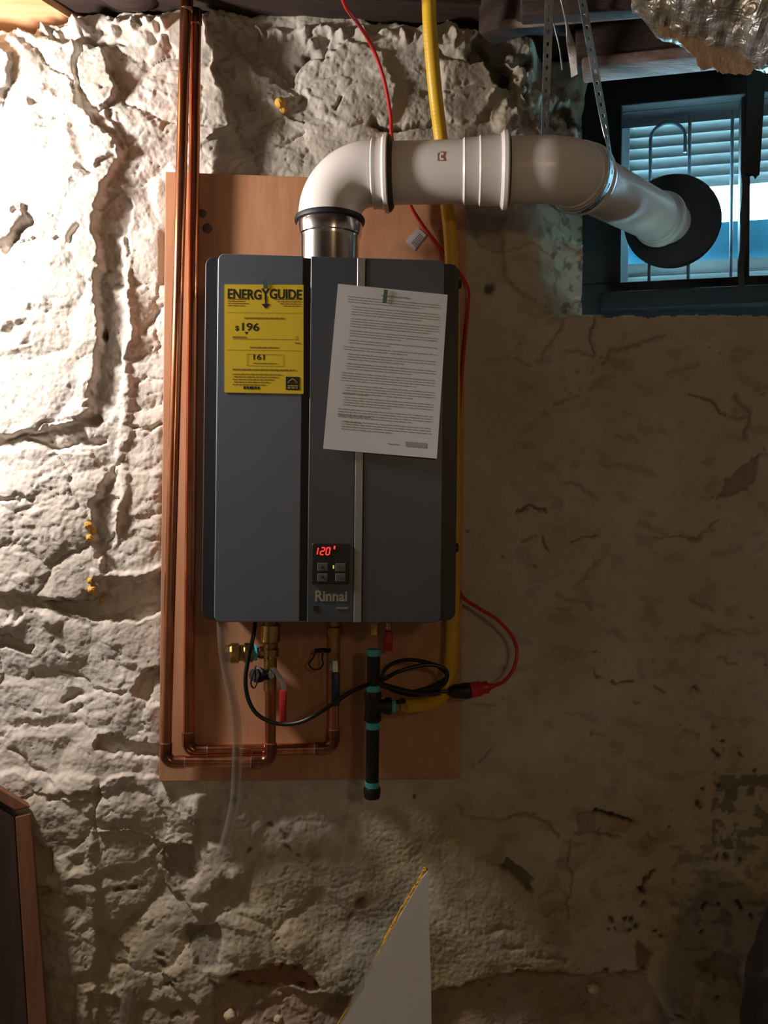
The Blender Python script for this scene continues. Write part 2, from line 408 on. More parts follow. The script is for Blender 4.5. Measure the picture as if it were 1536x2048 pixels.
def sdpoly(pts, x, y):
    p = np.array(pts, float); n_ = len(p); d = np.full(x.shape, 1e9); ins = np.zeros(x.shape, bool)
    for i in range(n_):
        a = p[i]; b = p[(i+1) % n_]; e = b-a; wx = x-a[0]; wy = y-a[1]; t = np.clip((wx*e[0]+wy*e[1])/(e@e+1e-9), 0, 1)
        d = np.minimum(d, np.hypot(wx-e[0]*t, wy-e[1]*t))
        c = ((a[1] <= y) != (b[1] <= y)); xx = a[0]+(y-a[1])*(b[0]-a[0])/((b[1]-a[1]) if b[1] != a[1] else 1e-9); ins ^= c & (x < xx)
    return np.where(ins, d, -d)
def sdline(pts, x, y):
    p = np.array(pts, float); d = np.full(x.shape, 1e9)
    for i in range(len(p)-1):
        a = p[i]; b = p[i+1]; e = b-a; wx = x-a[0]; wy = y-a[1]; t = np.clip((wx*e[0]+wy*e[1])/(e@e+1e-9), 0, 1); d = np.minimum(d, np.hypot(wx-e[0]*t, wy-e[1]*t))
    return d
Hh = np.zeros_like(X); dirt = np.zeros_like(X); rust = np.zeros_like(X); bare = np.zeros_like(X); dim_brown = np.zeros_like(X)
left = 1-sm(430, 780, U)                       # rugged left, calmer right
upper = 1-sm(300, 420, V)
rough = np.clip(.36+.64*left+.45*upper, 0, 1.15)
lowr = sm(1500, 1900, V); rough = np.clip(rough+.25*lowr*(1-sm(550, 750, U)), 0, 1.2)
Hh += .014*fbm(U/330, V/330, 11, 3) + rough*(0.0045*fbm(U/120, V/130, 21, 3))
f1, f2, cid = worley(UW/150, VW/120, 33)
Hh += rough*(.0065*(np.minimum(f2-f1, .30)/.30) + .008*(cid-.5))*(.4+.6*left)
Hh += rough*.0015*fbm(UW/26, VW/26, 41, 4, .55) + .0007*fbm(U/7, V/7, 51, 2)
g1, g2, gid = worley(UW/34, VW/30, 61); pm = sm(-.1, .5, fbm(U/190, V/190, 71, 2))
Hh += rough*pm*(.0025*np.minimum(g2-g1, .4)/.4)
rdg = ridged(UW/60, VW/60, 81, 3); Hh -= rough*.0035*sm(1.5, 1.72, rdg)        # cracks
def plate(pts, h, soft=8, arr=None, val=0., warp=1.):
    global Hh
    m = region(pts, soft+30)
    d = sdpoly(pts, UW[m], VW[m]); k = sm(-soft*.5, soft*.5, d)
    Hh[m] += h*k
    if arr is not None: arr[m] = np.maximum(arr[m], val*k)
def stroke(pts, wdt, h, arr=None, val=0.):
    m = region(pts, wdt*2+30); d = sdline(pts, UW[m], VW[m]); k = np.exp(-(d/wdt)**2)
    Hh[m] += h*k
    if arr is not None: arr[m] = np.maximum(arr[m], val*np.exp(-(d/(wdt*.8))**4))
def blob(cx, cy, rx_, ry_, h, rot=0., arr=None, val=0., pw=2.):
    m = (np.abs(U-cx) < rx_*2+ry_*2+20) & (np.abs(V-cy) < ry_*2+rx_*2+20); dx = UW[m]-cx; dy = VW[m]-cy; c, s = math.cos(rot), math.sin(rot)
    r = np.hypot((dx*c+dy*s)/rx_, (-dx*s+dy*c)/ry_); k = np.exp(-r**(pw*1.4)); Hh[m] += h*k
    if arr is not None: arr[m] = np.maximum(arr[m], val*k)
# ---- left side
plate([(-900, 60), (60, 70), (150, 95), (165, 210), (235, 300), (252, 330), (205, 380), (203, 480), (200, 560), (198, 700), (186, 800), (165, 850), (100, 862), (30, 872), (-900, 880)], .022, 9)
plate([(-900, 70), (10, 95), (24, 130), (26, 175), (15, 215), (-20, 235), (-900, 240)], .016, 4)
plate([(165, 108), (190, 95), (208, 110), (222, 150), (233, 185), (228, 212), (210, 222), (185, 200), (165, 170)], .026, 4)
plate([(165, 235), (215, 225), (222, 250), (250, 300), (250, 322), (215, 330), (195, 345), (178, 300)], .010, 5)
blob(118, 180, 22, 22, -.014); stroke([(70, 212), (85, 200)], 5, -.014)
stroke([(22, 510), (45, 480), (68, 450)], 6, -.020); plate([(-900, 390), (60, 420), (60, 450), (35, 490), (0, 510), (-900, 520)], .010, 5)
stroke([(148, 488), (163, 465)], 6, -.016); stroke([(45, 438), (62, 428)], 3, -.008)
stroke([(175, 345), (185, 355)], 8, -.014)
plate([(205, 380), (262, 400), (262, 520), (255, 700), (245, 800), (210, 850), (185, 850), (196, 700)], -.010, 8)
stroke([(248, 480), (262, 580), (262, 700), (255, 800), (248, 900), (240, 990), (235, 1060)], 9, .012)
blob(208, 668, 6, 14, -.03, 0, dirt, .8); blob(178, 845, 20, 10, -.028)
stroke([(60, 882), (110, 890), (165, 880), (205, 878)], 7, -.018); stroke([(30, 880), (100, 850), (150, 838)], 4, -.006)
stroke([(262, 855), (300, 862), (330, 850)], 3.5, -.012); stroke([(270, 770), (290, 755), (330, 757)], 3, -.007)
stroke([(282, 662), (320, 610)], 9, -.010, bare, .35); stroke([(245, 930), (215, 975), (195, 1010)], 5, -.012)
stroke([(0, 1000), (40, 990), (75, 998)], 4, -.010); blob(28, 660, 16, 8, -.010)
plate([(-900, 905), (40, 895), (180, 905), (218, 950), (190, 1010), (188, 1080), (210, 1120), (205, 1190), (175, 1185), (150, 1200), (90, 1195), (60, 1188), (-900, 1160)], .014, 7)
plate([(190, 1020), (200, 995), (235, 985), (232, 1080), (200, 1120), (188, 1080)], -.010, 5)
plate([(88, 1205), (150, 1195), (170, 1200), (205, 1190), (235, 1178), (330, 1150), (420, 1140), (420, 1190), (330, 1200), (300, 1240), (225, 1245), (130, 1225)], -.030, 5)
stroke([(190, 1150), (215, 1155), (270, 1150), (330, 1140)], 9, .012)
plate([(-60, 1262), (30, 1272), (70, 1290), (62, 1308), (20, 1302), (-60, 1290)], -.026, 4)
blob(100, 1240, 20, 16, .014); blob(25, 1250, 20, 12, .012); blob(36, 1235, 6, 14, -.014)
plate([(262, 1385), (285, 1350), (320, 1335), (420, 1345), (420, 1405), (320, 1410), (285, 1400)], -.022, 5)
blob(300, 1345, 8, 5, -.016); blob(145, 1395, 20, 7, -.014, -.3); blob(155, 1420, 9, 7, -.016); blob(130, 1300, 8, 8, -.012); blob(84, 1420, 8, 5, -.008); blob(60, 1345, 5, 4, -.010)
plate([(188, 1490), (198, 1468), (245, 1466), (300, 1490), (420, 1480), (420, 1515), (320, 1518), (235, 1505)], -.022, 5)
stroke([(30, 1500), (60, 1530), (110, 1560)], 5, -.010); stroke([(110, 1590), (170, 1575), (200, 1580)], 4, -.012); stroke([(120, 1350), (180, 1370), (250, 1390)], 3, -.008)
plate([(-900, 1540), (190, 1545), (195, 1700), (192, 1860), (200, 2048), (200, 2600), (-900, 2600)], .012, 12)
plate([(200, 1565), (260, 1545), (330, 1545), (345, 1600), (385, 1640), (382, 1688), (345, 1682), (325, 1672), (285, 1664), (200, 1660)], .012, 5)
plate([(205, 1870), (260, 1895), (262, 1960), (215, 1985), (200, 1950)], -.008, 8)
plate([(72, 1690), (110, 1695), (105, 1730), (75, 1735)], -.018, 6); blob(90, 1765, 16, 10, -.02); blob(160, 1720, 20, 16, -.012)
plate([(330, 1690), (382, 1690), (385, 1745), (360, 1770), (335, 1740)], -.008, 5, bare, .55)
plate([(372, 1855), (440, 1852), (448, 1925), (410, 1932), (380, 1900)], -.012, 5, bare, .6)
blob(395, 1610, 30, 22, .012, -.5); blob(420, 1760, 46, 20, .014, -.3); blob(395, 1810, 24, 16, .010); blob(600, 1890, 40, 40, .012); blob(480, 1840, 50, 25, .008)
plate([(458, 1945), (500, 1925), (600, 1930), (636, 1965), (630, 1982), (500, 1978), (455, 1965)], -.012, 6, rust, .85)
for cx, cy, r_ in [(465, 1955, 5), (500, 1972, 5), (525, 1975, 6), (560, 1935, 5), (600, 1975, 6), (632, 1970, 7), (590, 1940, 5), (475, 1940, 4)]: blob(cx, cy, r_, r_*.8, -.006, 0, dirt, .9)
plate([(180, 1980), (240, 2000), (430, 2010), (430, 2600), (180, 2600)], -.010, 12, rust, .25)
plate([(425, 1960), (700, 2000), (690, 2600), (425, 2600)], -.014, 10, rust, .4)
blob(727, 1803, 12, 16, -.014, .3, rust, .9); blob(705, 1840, 5, 10, -.006, .3, dirt, .7)
for cx, cy, rr in [(545, 1660, 0), (570, 1668, 1), (500, 1700, 0), (575, 1690, .3), (600, 1700, .2), (320, 1910, .9), (350, 1955, .5), (340, 1975, 0), (320, 1930, 1), (475, 1595, 0), (230, 1780, 0), (262, 1770, 0), (350, 2030, .3)]:
    blob(cx, cy, 9, 5, -.006, rr, dirt, .75)
# ---- top middle
wall_top = [(-900, 95), (0, 82), (30, 62), (60, 66), (137, 38), (250, 28), (420, 30), (600, 22), (760, 45), (860, 60), (940, 72)]
for i in range(95):
    u_ = rng.uniform(20, 460) if i < 60 else rng.uniform(460, 960); v_ = np.interp(u_, [0, 137, 420, 940], [78, 45, 42, 80])+abs(rng.normal(0, 16))
    blob(u_, v_, rng.uniform(5, 15), rng.uniform(5, 12), rng.uniform(.007, .016), rng.uniform(0, 3), None)
for cx, cy, r_ in [(315, 96, 18), (352, 72, 20), (300, 55, 12), (160, 70, 18), (150, 100, 14), (95, 60, 12)]: blob(cx, cy, r_, r_, .013, 0, None, 0, 3); 
for cx, cy in [(300, 78), (192, 60), (260, 50), (190, 92)]: blob(cx, cy, 9, 12, -.014)
stroke([(200, 88), (250, 90)], 3, -.010)
plate([(440, 66), (520, 70), (620, 62), (660, 70), (640, 120), (615, 112), (590, 165), (560, 145), (500, 122), (470, 108), (452, 95)], -.016, 5, bare, .55)
plate([(430, 80), (448, 100), (490, 120), (520, 150), (575, 168), (600, 200), (560, 215), (500, 195), (440, 150), (426, 110)], .009, 5)
plate([(625, 120), (700, 85), (760, 110), (790, 180), (780, 240), (700, 250), (640, 230), (600, 180)], .010, 8)
plate([(575, 200), (610, 190), (640, 205), (632, 235), (600, 238), (570, 228), (560, 212)], -.010, 5, bare, .45)
stroke([(432, 60), (432, 110), (424, 140), (426, 175), (445, 190), (455, 225), (462, 250), (430, 270), (400, 290)], 5, .010)
stroke([(455, 140), (470, 160), (488, 185), (500, 205)], 6, -.010); stroke([(600, 128), (616, 112), (612, 98)], 5, -.014, dirt, .7); stroke([(670, 215), (684, 200)], 3.5, -.012, dirt, .6)
stroke([(470, 225), (480, 270), (500, 300)], 5, -.008); stroke([(560, 290), (590, 270), (600, 262)], 3, -.006)
stroke([(745, 245), (800, 250), (860, 246)], 5, -.030, dirt, .6)
stroke([(870, 90), (900, 110), (960, 120)], 6, -.012); stroke([(840, 190), (910, 180), (940, 170)], 4, -.008)
plate([(895, 60), (950, 62), (965, 110), (935, 120), (905, 100)], .014, 6); plate([(880, 120), (930, 115), (975, 130), (985, 200), (950, 250), (900, 245), (880, 190)], .012, 8)
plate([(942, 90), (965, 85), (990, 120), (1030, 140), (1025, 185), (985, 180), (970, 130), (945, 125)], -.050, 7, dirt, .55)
plate([(975, 185), (1030, 180), (1040, 260), (985, 262)], .006, 6)
plate([(965, 84), (1010, 84), (1055, 100), (1055, 145), (1030, 138), (990, 118)], -.030, 5)
plate([(1018, 140), (1052, 146), (1050, 200), (1062, 235), (1040, 250), (1022, 200)], -.020, 5)
plate([(1062, 125), (1130, 155), (1175, 165), (1180, 200), (1095, 205), (1065, 180)], -.035, 6)
plate([(1075, 205), (1130, 215), (1185, 240), (1190, 300), (1080, 300)], -.050, 6)
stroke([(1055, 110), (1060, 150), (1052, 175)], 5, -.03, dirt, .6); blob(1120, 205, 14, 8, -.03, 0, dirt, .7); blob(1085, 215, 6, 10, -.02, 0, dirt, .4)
# splayed jamb towards the window
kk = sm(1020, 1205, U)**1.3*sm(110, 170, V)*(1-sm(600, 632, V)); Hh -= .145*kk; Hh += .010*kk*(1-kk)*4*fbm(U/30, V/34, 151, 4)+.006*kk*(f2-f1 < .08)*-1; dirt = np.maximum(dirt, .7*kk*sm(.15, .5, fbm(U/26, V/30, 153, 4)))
kt = sm(1055, 1110, U)*(1-sm(120, 200, V)); Hh -= .10*kt*sm(-50, 1, -np.abs(V-60)+60)
for cx, cy, a_, b2_, h_ in [(1028, 128, 22, 22, .030), (1046, 165, 12, 30, .026), (1040, 215, 14, 26, .022), (1085, 170, 22, 18, .030), (1125, 165, 20, 14, .028), (1150, 190, 22, 16, .034), (1100, 232, 20, 16, .030), (1140, 245, 22, 22, .030), (1070, 250, 12, 16, .020), (1010, 235, 16, 24, .014), (1175, 225, 16, 22, .034)]:
    blob(cx, cy, a_, b2_, h_, rng.uniform(-.5, .5), None, 0, 3)
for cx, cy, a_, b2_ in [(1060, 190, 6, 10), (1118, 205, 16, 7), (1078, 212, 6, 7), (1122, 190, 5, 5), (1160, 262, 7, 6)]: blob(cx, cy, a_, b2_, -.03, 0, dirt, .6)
plate([(1000, 500), (1050, 490), (1130, 500), (1140, 590), (1090, 610), (1040, 600), (1015, 560)], .014, 10)
plate([(935, 425), (1010, 430), (1010, 500), (960, 500)], -.010, 10, bare, .3)
blob(985, 580, 10, 14, -.014, 0, dirt, .8)
# ---- right side
def crack(pts, w=3.2, h=-.006, d=.55): stroke(pts, w, h, dirt, d)
crack([(1193, 625), (1190, 670), (1186, 712)], 4); crack([(1182, 712), (1160, 695), (1136, 702)], 3, -.004, .35); crack([(1205, 735), (1222, 710), (1260, 690), (1330, 672)], 5, -.006, .35)
crack([(1130, 632), (1105, 680), (1075, 715)], 5, -.006, .3); crack([(1385, 797), (1410, 805), (1450, 830)], 3.5, -.005, .6)
crack([(1462, 790), (1480, 815), (1500, 830), (1490, 880)], 6, -.008, .4); plate([(1430, 1000), (1465, 945), (1510, 915), (1500, 960), (1470, 990)], -.012, 6, bare, .55)
crack([(1030, 1020), (1055, 1010), (1085, 1017)], 4, -.008, .7); crack([(1150, 1085), (1175, 1070), (1200, 1068)], 3); crack([(1300, 1075), (1350, 1080), (1400, 1065), (1435, 1045)], 3, -.004, .45)
crack([(1045, 1090), (1070, 1080)], 5, -.005, .4); crack([(1085, 1080), (1100, 1100)], 4, -.006, .7); crack([(1165, 1160), (1195, 1120)], 3, -.004, .3)
crack([(1225, 1360), (1232, 1368), (1258, 1362)], 3.5, -.006, .7); crack([(1305, 1375), (1330, 1385)], 3); blob(1395, 1380, 12, 6, -.008, .5, dirt, .8)
crack([(1190, 1345), (1200, 1358)], 2.5); crack([(950, 1530), (975, 1500)], 4, -.004, .4); crack([(1020, 1632), (1060, 1628), (1095, 1640), (1115, 1670)], 5, -.007, .4)
crack([(915, 1610), (960, 1635), (1015, 1632)], 5, -.004, .25)
plate([(1148, 1625), (1180, 1618), (1262, 1636), (1250, 1662), (1155, 1655)], -.006, 5, rust, .3); crack([(1180, 1620), (1255, 1636)], 5, -.010, .95); crack([(1145, 1655), (1235, 1672)], 4, -.005, .5)
plate([(995, 1720), (1015, 1712), (1070, 1755), (1068, 1790), (1050, 1780), (1020, 1750)], -.014, 6, dirt, .65)
crack([(1140, 1670), (1145, 1740), (1130, 1830)], 3, -.003, .4); crack([(1305, 1745), (1290, 1770), (1280, 1790)], 4, -.008, .8); blob(1277, 1788, 11, 9, -.012, .8, dirt, .95)
for cx, cy in [(1215, 1838), (1222, 1855), (1208, 1862), (1243, 1828), (1262, 1835), (1272, 1845), (1257, 1858), (1250, 1830), (1280, 1815), (1332, 1660), (1430, 1512), (1448, 1562), (1436, 1518), (1410, 1575), (1480, 1515), (1445, 1490), (1515, 1545), (1310, 1860), (1324, 1872), (1410, 1815), (1440, 1812), (1480, 1812), (1400, 1855), (1500, 1830), (1430, 1990), (1360, 2030), (1440, 1715), (1490, 1720), (1458, 1718), (827, 1592), (1040, 1945), (1208, 1942), (985, 1980), (1190, 1620), (1398, 1610)]:
    blob(cx, cy, rng.uniform(4, 8), rng.uniform(3, 6), -.005, rng.uniform(0, 3), dirt, .9)
plate([(1440, 1575), (1536, 1560), (1800, 1555), (1800, 1690), (1530, 1680), (1480, 1690), (1440, 1650)], -.004, 8)
mm = (U > 1425) & (V > 1550) & (V < 1700); bare[mm] = np.maximum(bare[mm], .85*(sm(-.05, .15, fbm(U[mm]/36, V[mm]/36, 91, 4))))
mm = (U > 1340) & (V > 1690) & (V < 1850); bare[mm] = np.maximum(bare[mm], .6*(sm(.05, .35, fbm(U[mm]/42, V[mm]/24, 93, 4))))
plate([(1275, 1880), (1310, 1910), (1305, 1935), (1280, 1950), (1270, 1930)], -.008, 8, rust, .7)
plate([(1400, 1930), (1440, 1905), (1480, 1915), (1480, 1960), (1420, 1955)], -.010, 8, rust, .45)
crack([(885, 1985), (940, 1975), (1010, 1950), (1090, 1945), (1160, 1950), (1250, 1955), (1290, 1945)], 6, -.012, .55)
plate([(860, 1990), (1010, 1955), (1160, 1955), (1290, 1955), (1350, 2040), (1350, 2600), (860, 2600)], -.016, 10, rust, .35)
plate([(1400, 1960), (1480, 1950), (1500, 2050), (1500, 2600), (1390, 2600), (1385, 2040)], .012, 10)
for i in range(80):      # small pits of the calmer right half
    blob(rng.uniform(930, 1560), rng.uniform(660, 2040), rng.uniform(2, 4.5), rng.uniform(2, 4), -.003, rng.uniform(0, 3), dirt, rng.uniform(.2, .7))
for i in range(46):
    a_ = rng.uniform(950, 1520); b_ = rng.uniform(700, 1950); s_ = rng.uniform(-.5, .5); L_ = rng.uniform(15, 60)
    stroke([(a_, b_), (a_+L_*.5, b_+s_*L_*.4+rng.uniform(-6, 6)), (a_+L_, b_+s_*L_)], rng.uniform(3, 7), -.004, dirt, rng.uniform(.12, .35))
dim_brown = np.clip(sm(650, 1000, U)*.5+sm(1450, 1800, V)*.75, 0, .95)*np.clip(.75+.5*fbm(U/160, V/160, 97, 3), 0, 1)  # paints dim light as brown: right half and lower wall, itself browner plaster
bare = np.maximum(bare, .55*upper*sm(340, 420, U)*np.clip(.75+.5*fbm(U/70, V/60, 103, 3), 0, 1))
bare = np.maximum(bare, .35*sm(.25, .6, fbm(U/60, V/50, 99, 4))*np.clip(upper+sm(1450, 1700, V), 0, 1))
dirt = np.maximum(dirt, .22*sm(.2, .8, fbm(U/60, V/34, 101, 5))*sm(900, 1100, U))
# top edge of the stonework falls back over the wall head; the wall is flat behind the plywood
tp = np.interp(U, [p[0] for p in wall_top], [p[1] for p in wall_top])
Hh -= .22*sm(0, 40, tp-VW)*(U < 1000); Hh -= .2*sm(0, 40, 76-V)*(U >= 1000)
inply = sm(312, 335, U)*(1-sm(905, 925, U))*sm(350, 368, V)*(1-sm(1545, 1560, V)); Hh = Hh*(1-inply)+np.minimum(Hh, -.002)*inply
nearply = sm(295, 325, U)*(1-sm(920, 950, U))*sm(335, 360, V)*(1-sm(1560, 1590, V)); Hh = Hh*(1-nearply)+np.minimum(Hh, .010)*nearply
cop = (1-sm(28, 45, np.abs(U-372)))*(V < 400); Hh = Hh*(1-cop)+np.minimum(Hh, .010)*cop
ny, nx = X.shape
co = np.stack([X, YW-Hh, Z+H], -1).reshape(-1, 3)
idx = np.arange(nx*ny).reshape(ny, nx); a, b_, c, d_ = idx[:-1, :-1], idx[:-1, 1:], idx[1:, 1:], idx[1:, :-1]
uc = (U[:-1, :-1]+U[1:, 1:])/2; vc = (V[:-1, :-1]+V[1:, 1:])/2
keep = ~((uc > 1206) & (uc < 1850) & (vc > 60) & (vc < 632+6*fbm(uc/40, uc*0, 111, 2)))
quads = np.stack([a, b_, c, d_], -1)[keep]
me = bpy.data.meshes.new('wall_back'); me.vertices.add(len(co)); me.vertices.foreach_set('co', co.ravel())
me.loops.add(quads.size); me.loops.foreach_set('vertex_index', quads.ravel().astype(np.int32))
me.polygons.add(len(quads)); me.polygons.foreach_set('loop_start', np.arange(0, quads.size, 4, dtype=np.int32)); me.update(calc_edges=True)
for nm, ar in (('dirt', dirt), ('rust', rust), ('bare', bare), ('dim_brown', dim_brown)):
    at = me.attributes.new(nm, 'FLOAT', 'POINT'); at.data.foreach_set('value', np.clip(ar, 0, 1).ravel().astype(np.float32))
me.polygons.foreach_set('use_smooth', np.ones(len(quads), bool))
wall = bpy.data.objects.new('wall_back', me); COL.objects.link(wall); me.materials.append(MT['plaster']); wall['kind'] = 'structure'
def surf_y(p):       # wall surface at a point
    i = np.searchsorted(xs, p[0]); j = np.searchsorted(zs, p[2]-H); return YW-Hh[min(j, ny-1), min(i, nx-1)]

# ------------------------------------------------------------------ rest of the cellar
def struct(name, lo, hi, mat): return mk(name, box(B(), lo, hi), mat, kind='structure', smooth=False)
struct('wall_left', (-1.95, -2.7, 0), (-1.83, 1.99, H+1.25), 'cellar')
struct('wall_right', (2.23, -2.7, 0), (2.35, 1.99, H+1.25), 'cellar')
struct('wall_front', (-1.95, -2.8, 0), (2.35, -2.68, H+1.25), 'cellar')
struct('floor', (-1.95, -2.8, -.1), (2.35, 2.1, 0), 'floor')
ceil = struct('ceiling', (-1.95, -2.8, H+1.24), (2.35, 2.6, H+1.30), 'joist_dark')
def joist(a, b, w, h, mat='joist_dark', name='joist', bev=.004):
    return mk(name, orient(a, b, w, h, bev=bev), mat, ceil, smooth=False)
for yy in (1.12, .72, .32, -.08, -.48, -.88, -1.28, -1.68, -2.08):
    joist((-1.83, yy, H+1.145), (2.23, yy, H+1.145), .045, .19)
joist((-1.83, 1.845, H+1.135), (1.0, 1.845, H+1.135), .10, .20, name='sill_beam')
joist((-.55, 1.70, H+1.14), (.55, 1.70, H+1.14), .05, .20)
# bright pine joist, top left, running out over the room at an angle
c0, c1 = PZ(137, 34, 1.02), PZ(60, -14, 1.02)
dv = (c1-c0).normalized(); pv = Vector((-dv.y, dv.x, 0)); pv = pv if pv.x < 0 else -pv
q = [c0-dv*.35, c0+dv*.55, c0+dv*.55+pv*.26, c0-dv*.35+pv*.26]
bm = B(); hexa(bm, q+[p+Vector((0, 0, .19)) for p in q]); mk('joist', bm, 'joist_new', ceil, smooth=False)
for uu, vv, rr in ((300, 8, .03), (262, -12, .05)):   # lumps on the dark sill
    p = PZ(uu, vv, 1.05); bm = B(); bmesh.ops.create_icosphere(bm, subdivisions=3, radius=rr, matrix=Matrix.Translation(p) @ Matrix.Diagonal((1.3, .8, .6, 1))); mk('mortar_lump', bm, 'joist_dark', ceil)

# ------------------------------------------------------------------ window (turned frame)
TH = math.radians(18)
LX = Vector((math.cos(TH), -math.sin(TH), 0)); LN = Vector((-math.sin(TH), -math.cos(TH), 0)); LZ = Vector((0, 0, 1))   # right along glass, towards room, up
O = P(1344, 445, 2.085)
def L(x, n_, z): return O + LX*x + LN*n_ + LZ*z
def Lray(u, v, n_=0.):
    d = ray(u, v); pt = O+LN*n_; t = (pt-CAM).dot(LN)/d.dot(LN); return CAM+d*t
def lc(u, v, n_=0.):
    p = Lray(u, v, n_)-O; return p.dot(LX), p.dot(LZ)
def lbox(bm, x0, x1, n0, n1, z0, z1, bev=0.):
    v = hexa(bm, [L(x0, n0, z0), L(x1, n0, z0), L(x1, n1, z0), L(x0, n1, z0), L(x0, n0, z1), L(x1, n0, z1), L(x1, n1, z1), L(x0, n1, z1)])
    if bev: bmesh.ops.bevel(bm, geom=list({e for q_ in v for e in q_.link_edges}), offset=bev, segments=2, profile=.5, affect='EDGES')
    return bm
gx0 = (lc(1247, 225)[0]+lc(1238, 565)[0])/2; gz1 = lc(1350, 214)[1]; gz0 = lc(1350, 566)[1]
gx1 = gx0+.72; gz0z = L(0, 0, gz0).z-H
wn = empty('window_1', L((gx0+gx1)/2, 0, gz0-.05), kind='structure')
mk('window_head', lbox(B(), gx0-.35, gx1+.4, -.10, .035, gz1, gz1+.50, .004), 'black_frame', wn, smooth=False)
mk('window_jamb', lbox(B(), gx0-.35, gx0, -.10, .035, gz0, gz1, .004), 'black_frame', wn, smooth=False)
mk('window_jamb', lbox(B(), gx1, gx1+.4, -.10, .035, gz0, gz1, .004), 'black_frame', wn, smooth=False)
mk('window_sill', lbox(B(), gx0-.35, gx1+.4, -.10, .035, gz0-.35, gz0, .004), 'black_frame', wn, smooth=False)
mk('window_sill', lbox(B(), gx0-.05, gx1, .0355, .07, gz0-.075, gz0-.03, .004), 'black_frame', wn, smooth=False)
mx = lc(1488, 400)[0]
mk('mullion', lbox(B(), mx-.011, mx+.011, -.02, .02, gz0, gz1, .003), 'black_frame', wn, smooth=False)
mk('pane', lbox(B(), gx0, mx-.011, -.004, .0, gz0, gz1), 'glass', wn, smooth=False)
mk('pane', lbox(B(), mx+.011, gx1, -.004, .0, gz0, gz1), 'glass', wn, smooth=False)
# outside: louvred shutter with a missing run of slats, plastic sheet, iron grille
sh = empty('louvred_shutter', L((gx0+gx1)/2, -.14, gz0-.02), 'white louvred shutter outside the cellar window, a row of slats missing', 'shutter')
SN = -.13
sx0 = gx0-.03; sx1 = lc(1590, 400, SN)[0]
lx_ = lc(1259, 300, SN)[0]
mk('shutter_stile', lbox(B(), sx0-.03, lx_, SN-.012, SN+.012, gz0-.05, gz1+.05, .002), 'sash', sh, smooth=False)
mk('shutter_stile', lbox(B(), sx1, sx1+.04, SN-.012, SN+.012, gz0-.05, gz1+.05, .002), 'sash', sh, smooth=False)
ztop = lc(1400, 222, SN)[1]
mk('shutter_rail', lbox(B(), lx_, sx1, SN-.012, SN+.012, ztop, ztop+.14, .002), 'sash', sh, smooth=False)
pitch = (lc(1400, 240, SN)[1]-lc(1400, 372, SN)[1])/6.0
zk = ztop
slats = []
while zk-pitch > lc(1400, 385, SN)[1]-.004: slats.append(zk-pitch*.5); zk -= pitch
gap_top = zk
zk = lc(1350, 528, SN)[1]; gap_bot = lc(1400, 440, SN)[1]
while zk > gz0-.06: slats.append(zk-pitch*.5); zk -= pitch
for k, zz in enumerate(slats):
    bm = B(); a_ = [L(lx_, SN+.007, zz-pitch*.55), L(sx1, SN+.007, zz-pitch*.55), L(sx1, SN-.007, zz+pitch*.75), L(lx_, SN-.007, zz+pitch*.75)]
    nn = (a_[1]-a_[0]).cross(a_[3]-a_[0]).normalized()*.0012
    hexa(bm, [p-nn for p in a_]+[p+nn for p in a_]); mk('slat', bm, 'slat', sh, smooth=False)
ps = mk('plastic_sheet', lbox(B(), sx0, sx1, SN-.03, SN-.027, lc(1400, 532, SN)[1], gap_bot, 0), 'sheet_blue', None, smooth=False, label='pale blue sheet behind the shutter, just above its lowest slats', cat='sheet')
gr = empty('iron_grille', L((gx0+gx1)/2, -.06, gz0-.02), 'painted iron grille with a hooped top, between glass and shutter', 'grille')
GN = -.05
for uu in (1378, 1463, 1545, 1625):
    x_ = lc(uu, 400, GN)[0]; mk('grille_bar', cyl(L(x_, GN, gz0-.03), L(x_, GN, lc(uu, 228 if uu < 1400 else 200, GN)[1]), .0042, 10), 'iron_grille', gr)
xa, xb = lc(1300, 400, GN)[0], lc(1369, 400, GN)[0]; zt = lc(1335, 245, GN)[1]; rh = (xb-xa)/2
pts = [L(xa, GN, gz0-.03), L(xa, GN, zt-rh)]+[L((xa+xb)/2-rh*math.cos(t), GN, zt-rh+rh*math.sin(t)) for t in np.linspace(.1, math.pi-.1, 14)]+[L(xb, GN, zt-rh), L(xb, GN, lc(1369, 305, GN)[1])]
mk('grille_hoop', tube(B(), pts, .0042, 10), 'iron_grille', gr)
mk('grille_rail', lbox(B(), gx0-.02, gx1+.02, GN-.004, GN+.004, gz0-.04, gz0-.028), 'iron_grille', gr)

# ------------------------------------------------------------------ beams on the right
def lbar(name, p1, p2, w, h, mat):      # p1,p2 = lower front edge ends; w back, h up
    s = (p2-p1).normalized(); back = Vector((-s.y, s.x, 0)).normalized(); back = back if back.y > 0 else -back
    bm = B(); v = hexa(bm, [p1, p2, p2+back*w, p1+back*w]+[p+Vector((0, 0, h)) for p in (p1, p2, p2+back*w, p1+back*w)])
    bmesh.ops.bevel(bm, geom=list({e for q_ in v for e in q_.link_edges}), offset=.006, segments=2, profile=.5, affect='EDGES')
    return mk(name, bm, mat, ceil, ang=50)
lbar('lintel_beam', P(1150, 112, 1.84), P(1700, 50, 1.67), .075, .10, 'joist_dark')
lbar('batten', P(1163, 134, 1.83), P(1700, 78, 1.66), .078, .022, 'beam_pale')
lbar('joist', P(955, 68, 1.80), P(1085, 30, 1.70), .06, .16, 'joist_dark')
lbar('batten', P(1000, 56, 1.75), P(1420, 22, 1.62), .012, .02, 'beam_pale')
lbar('joist', P(1040, 30, 1.66), P(1700, -10, 1.5), .04, .2, 'joist_dark')
xl, xr = L(gx0-.33, 0, 0).x, L(gx1+.38, 0, 0).x
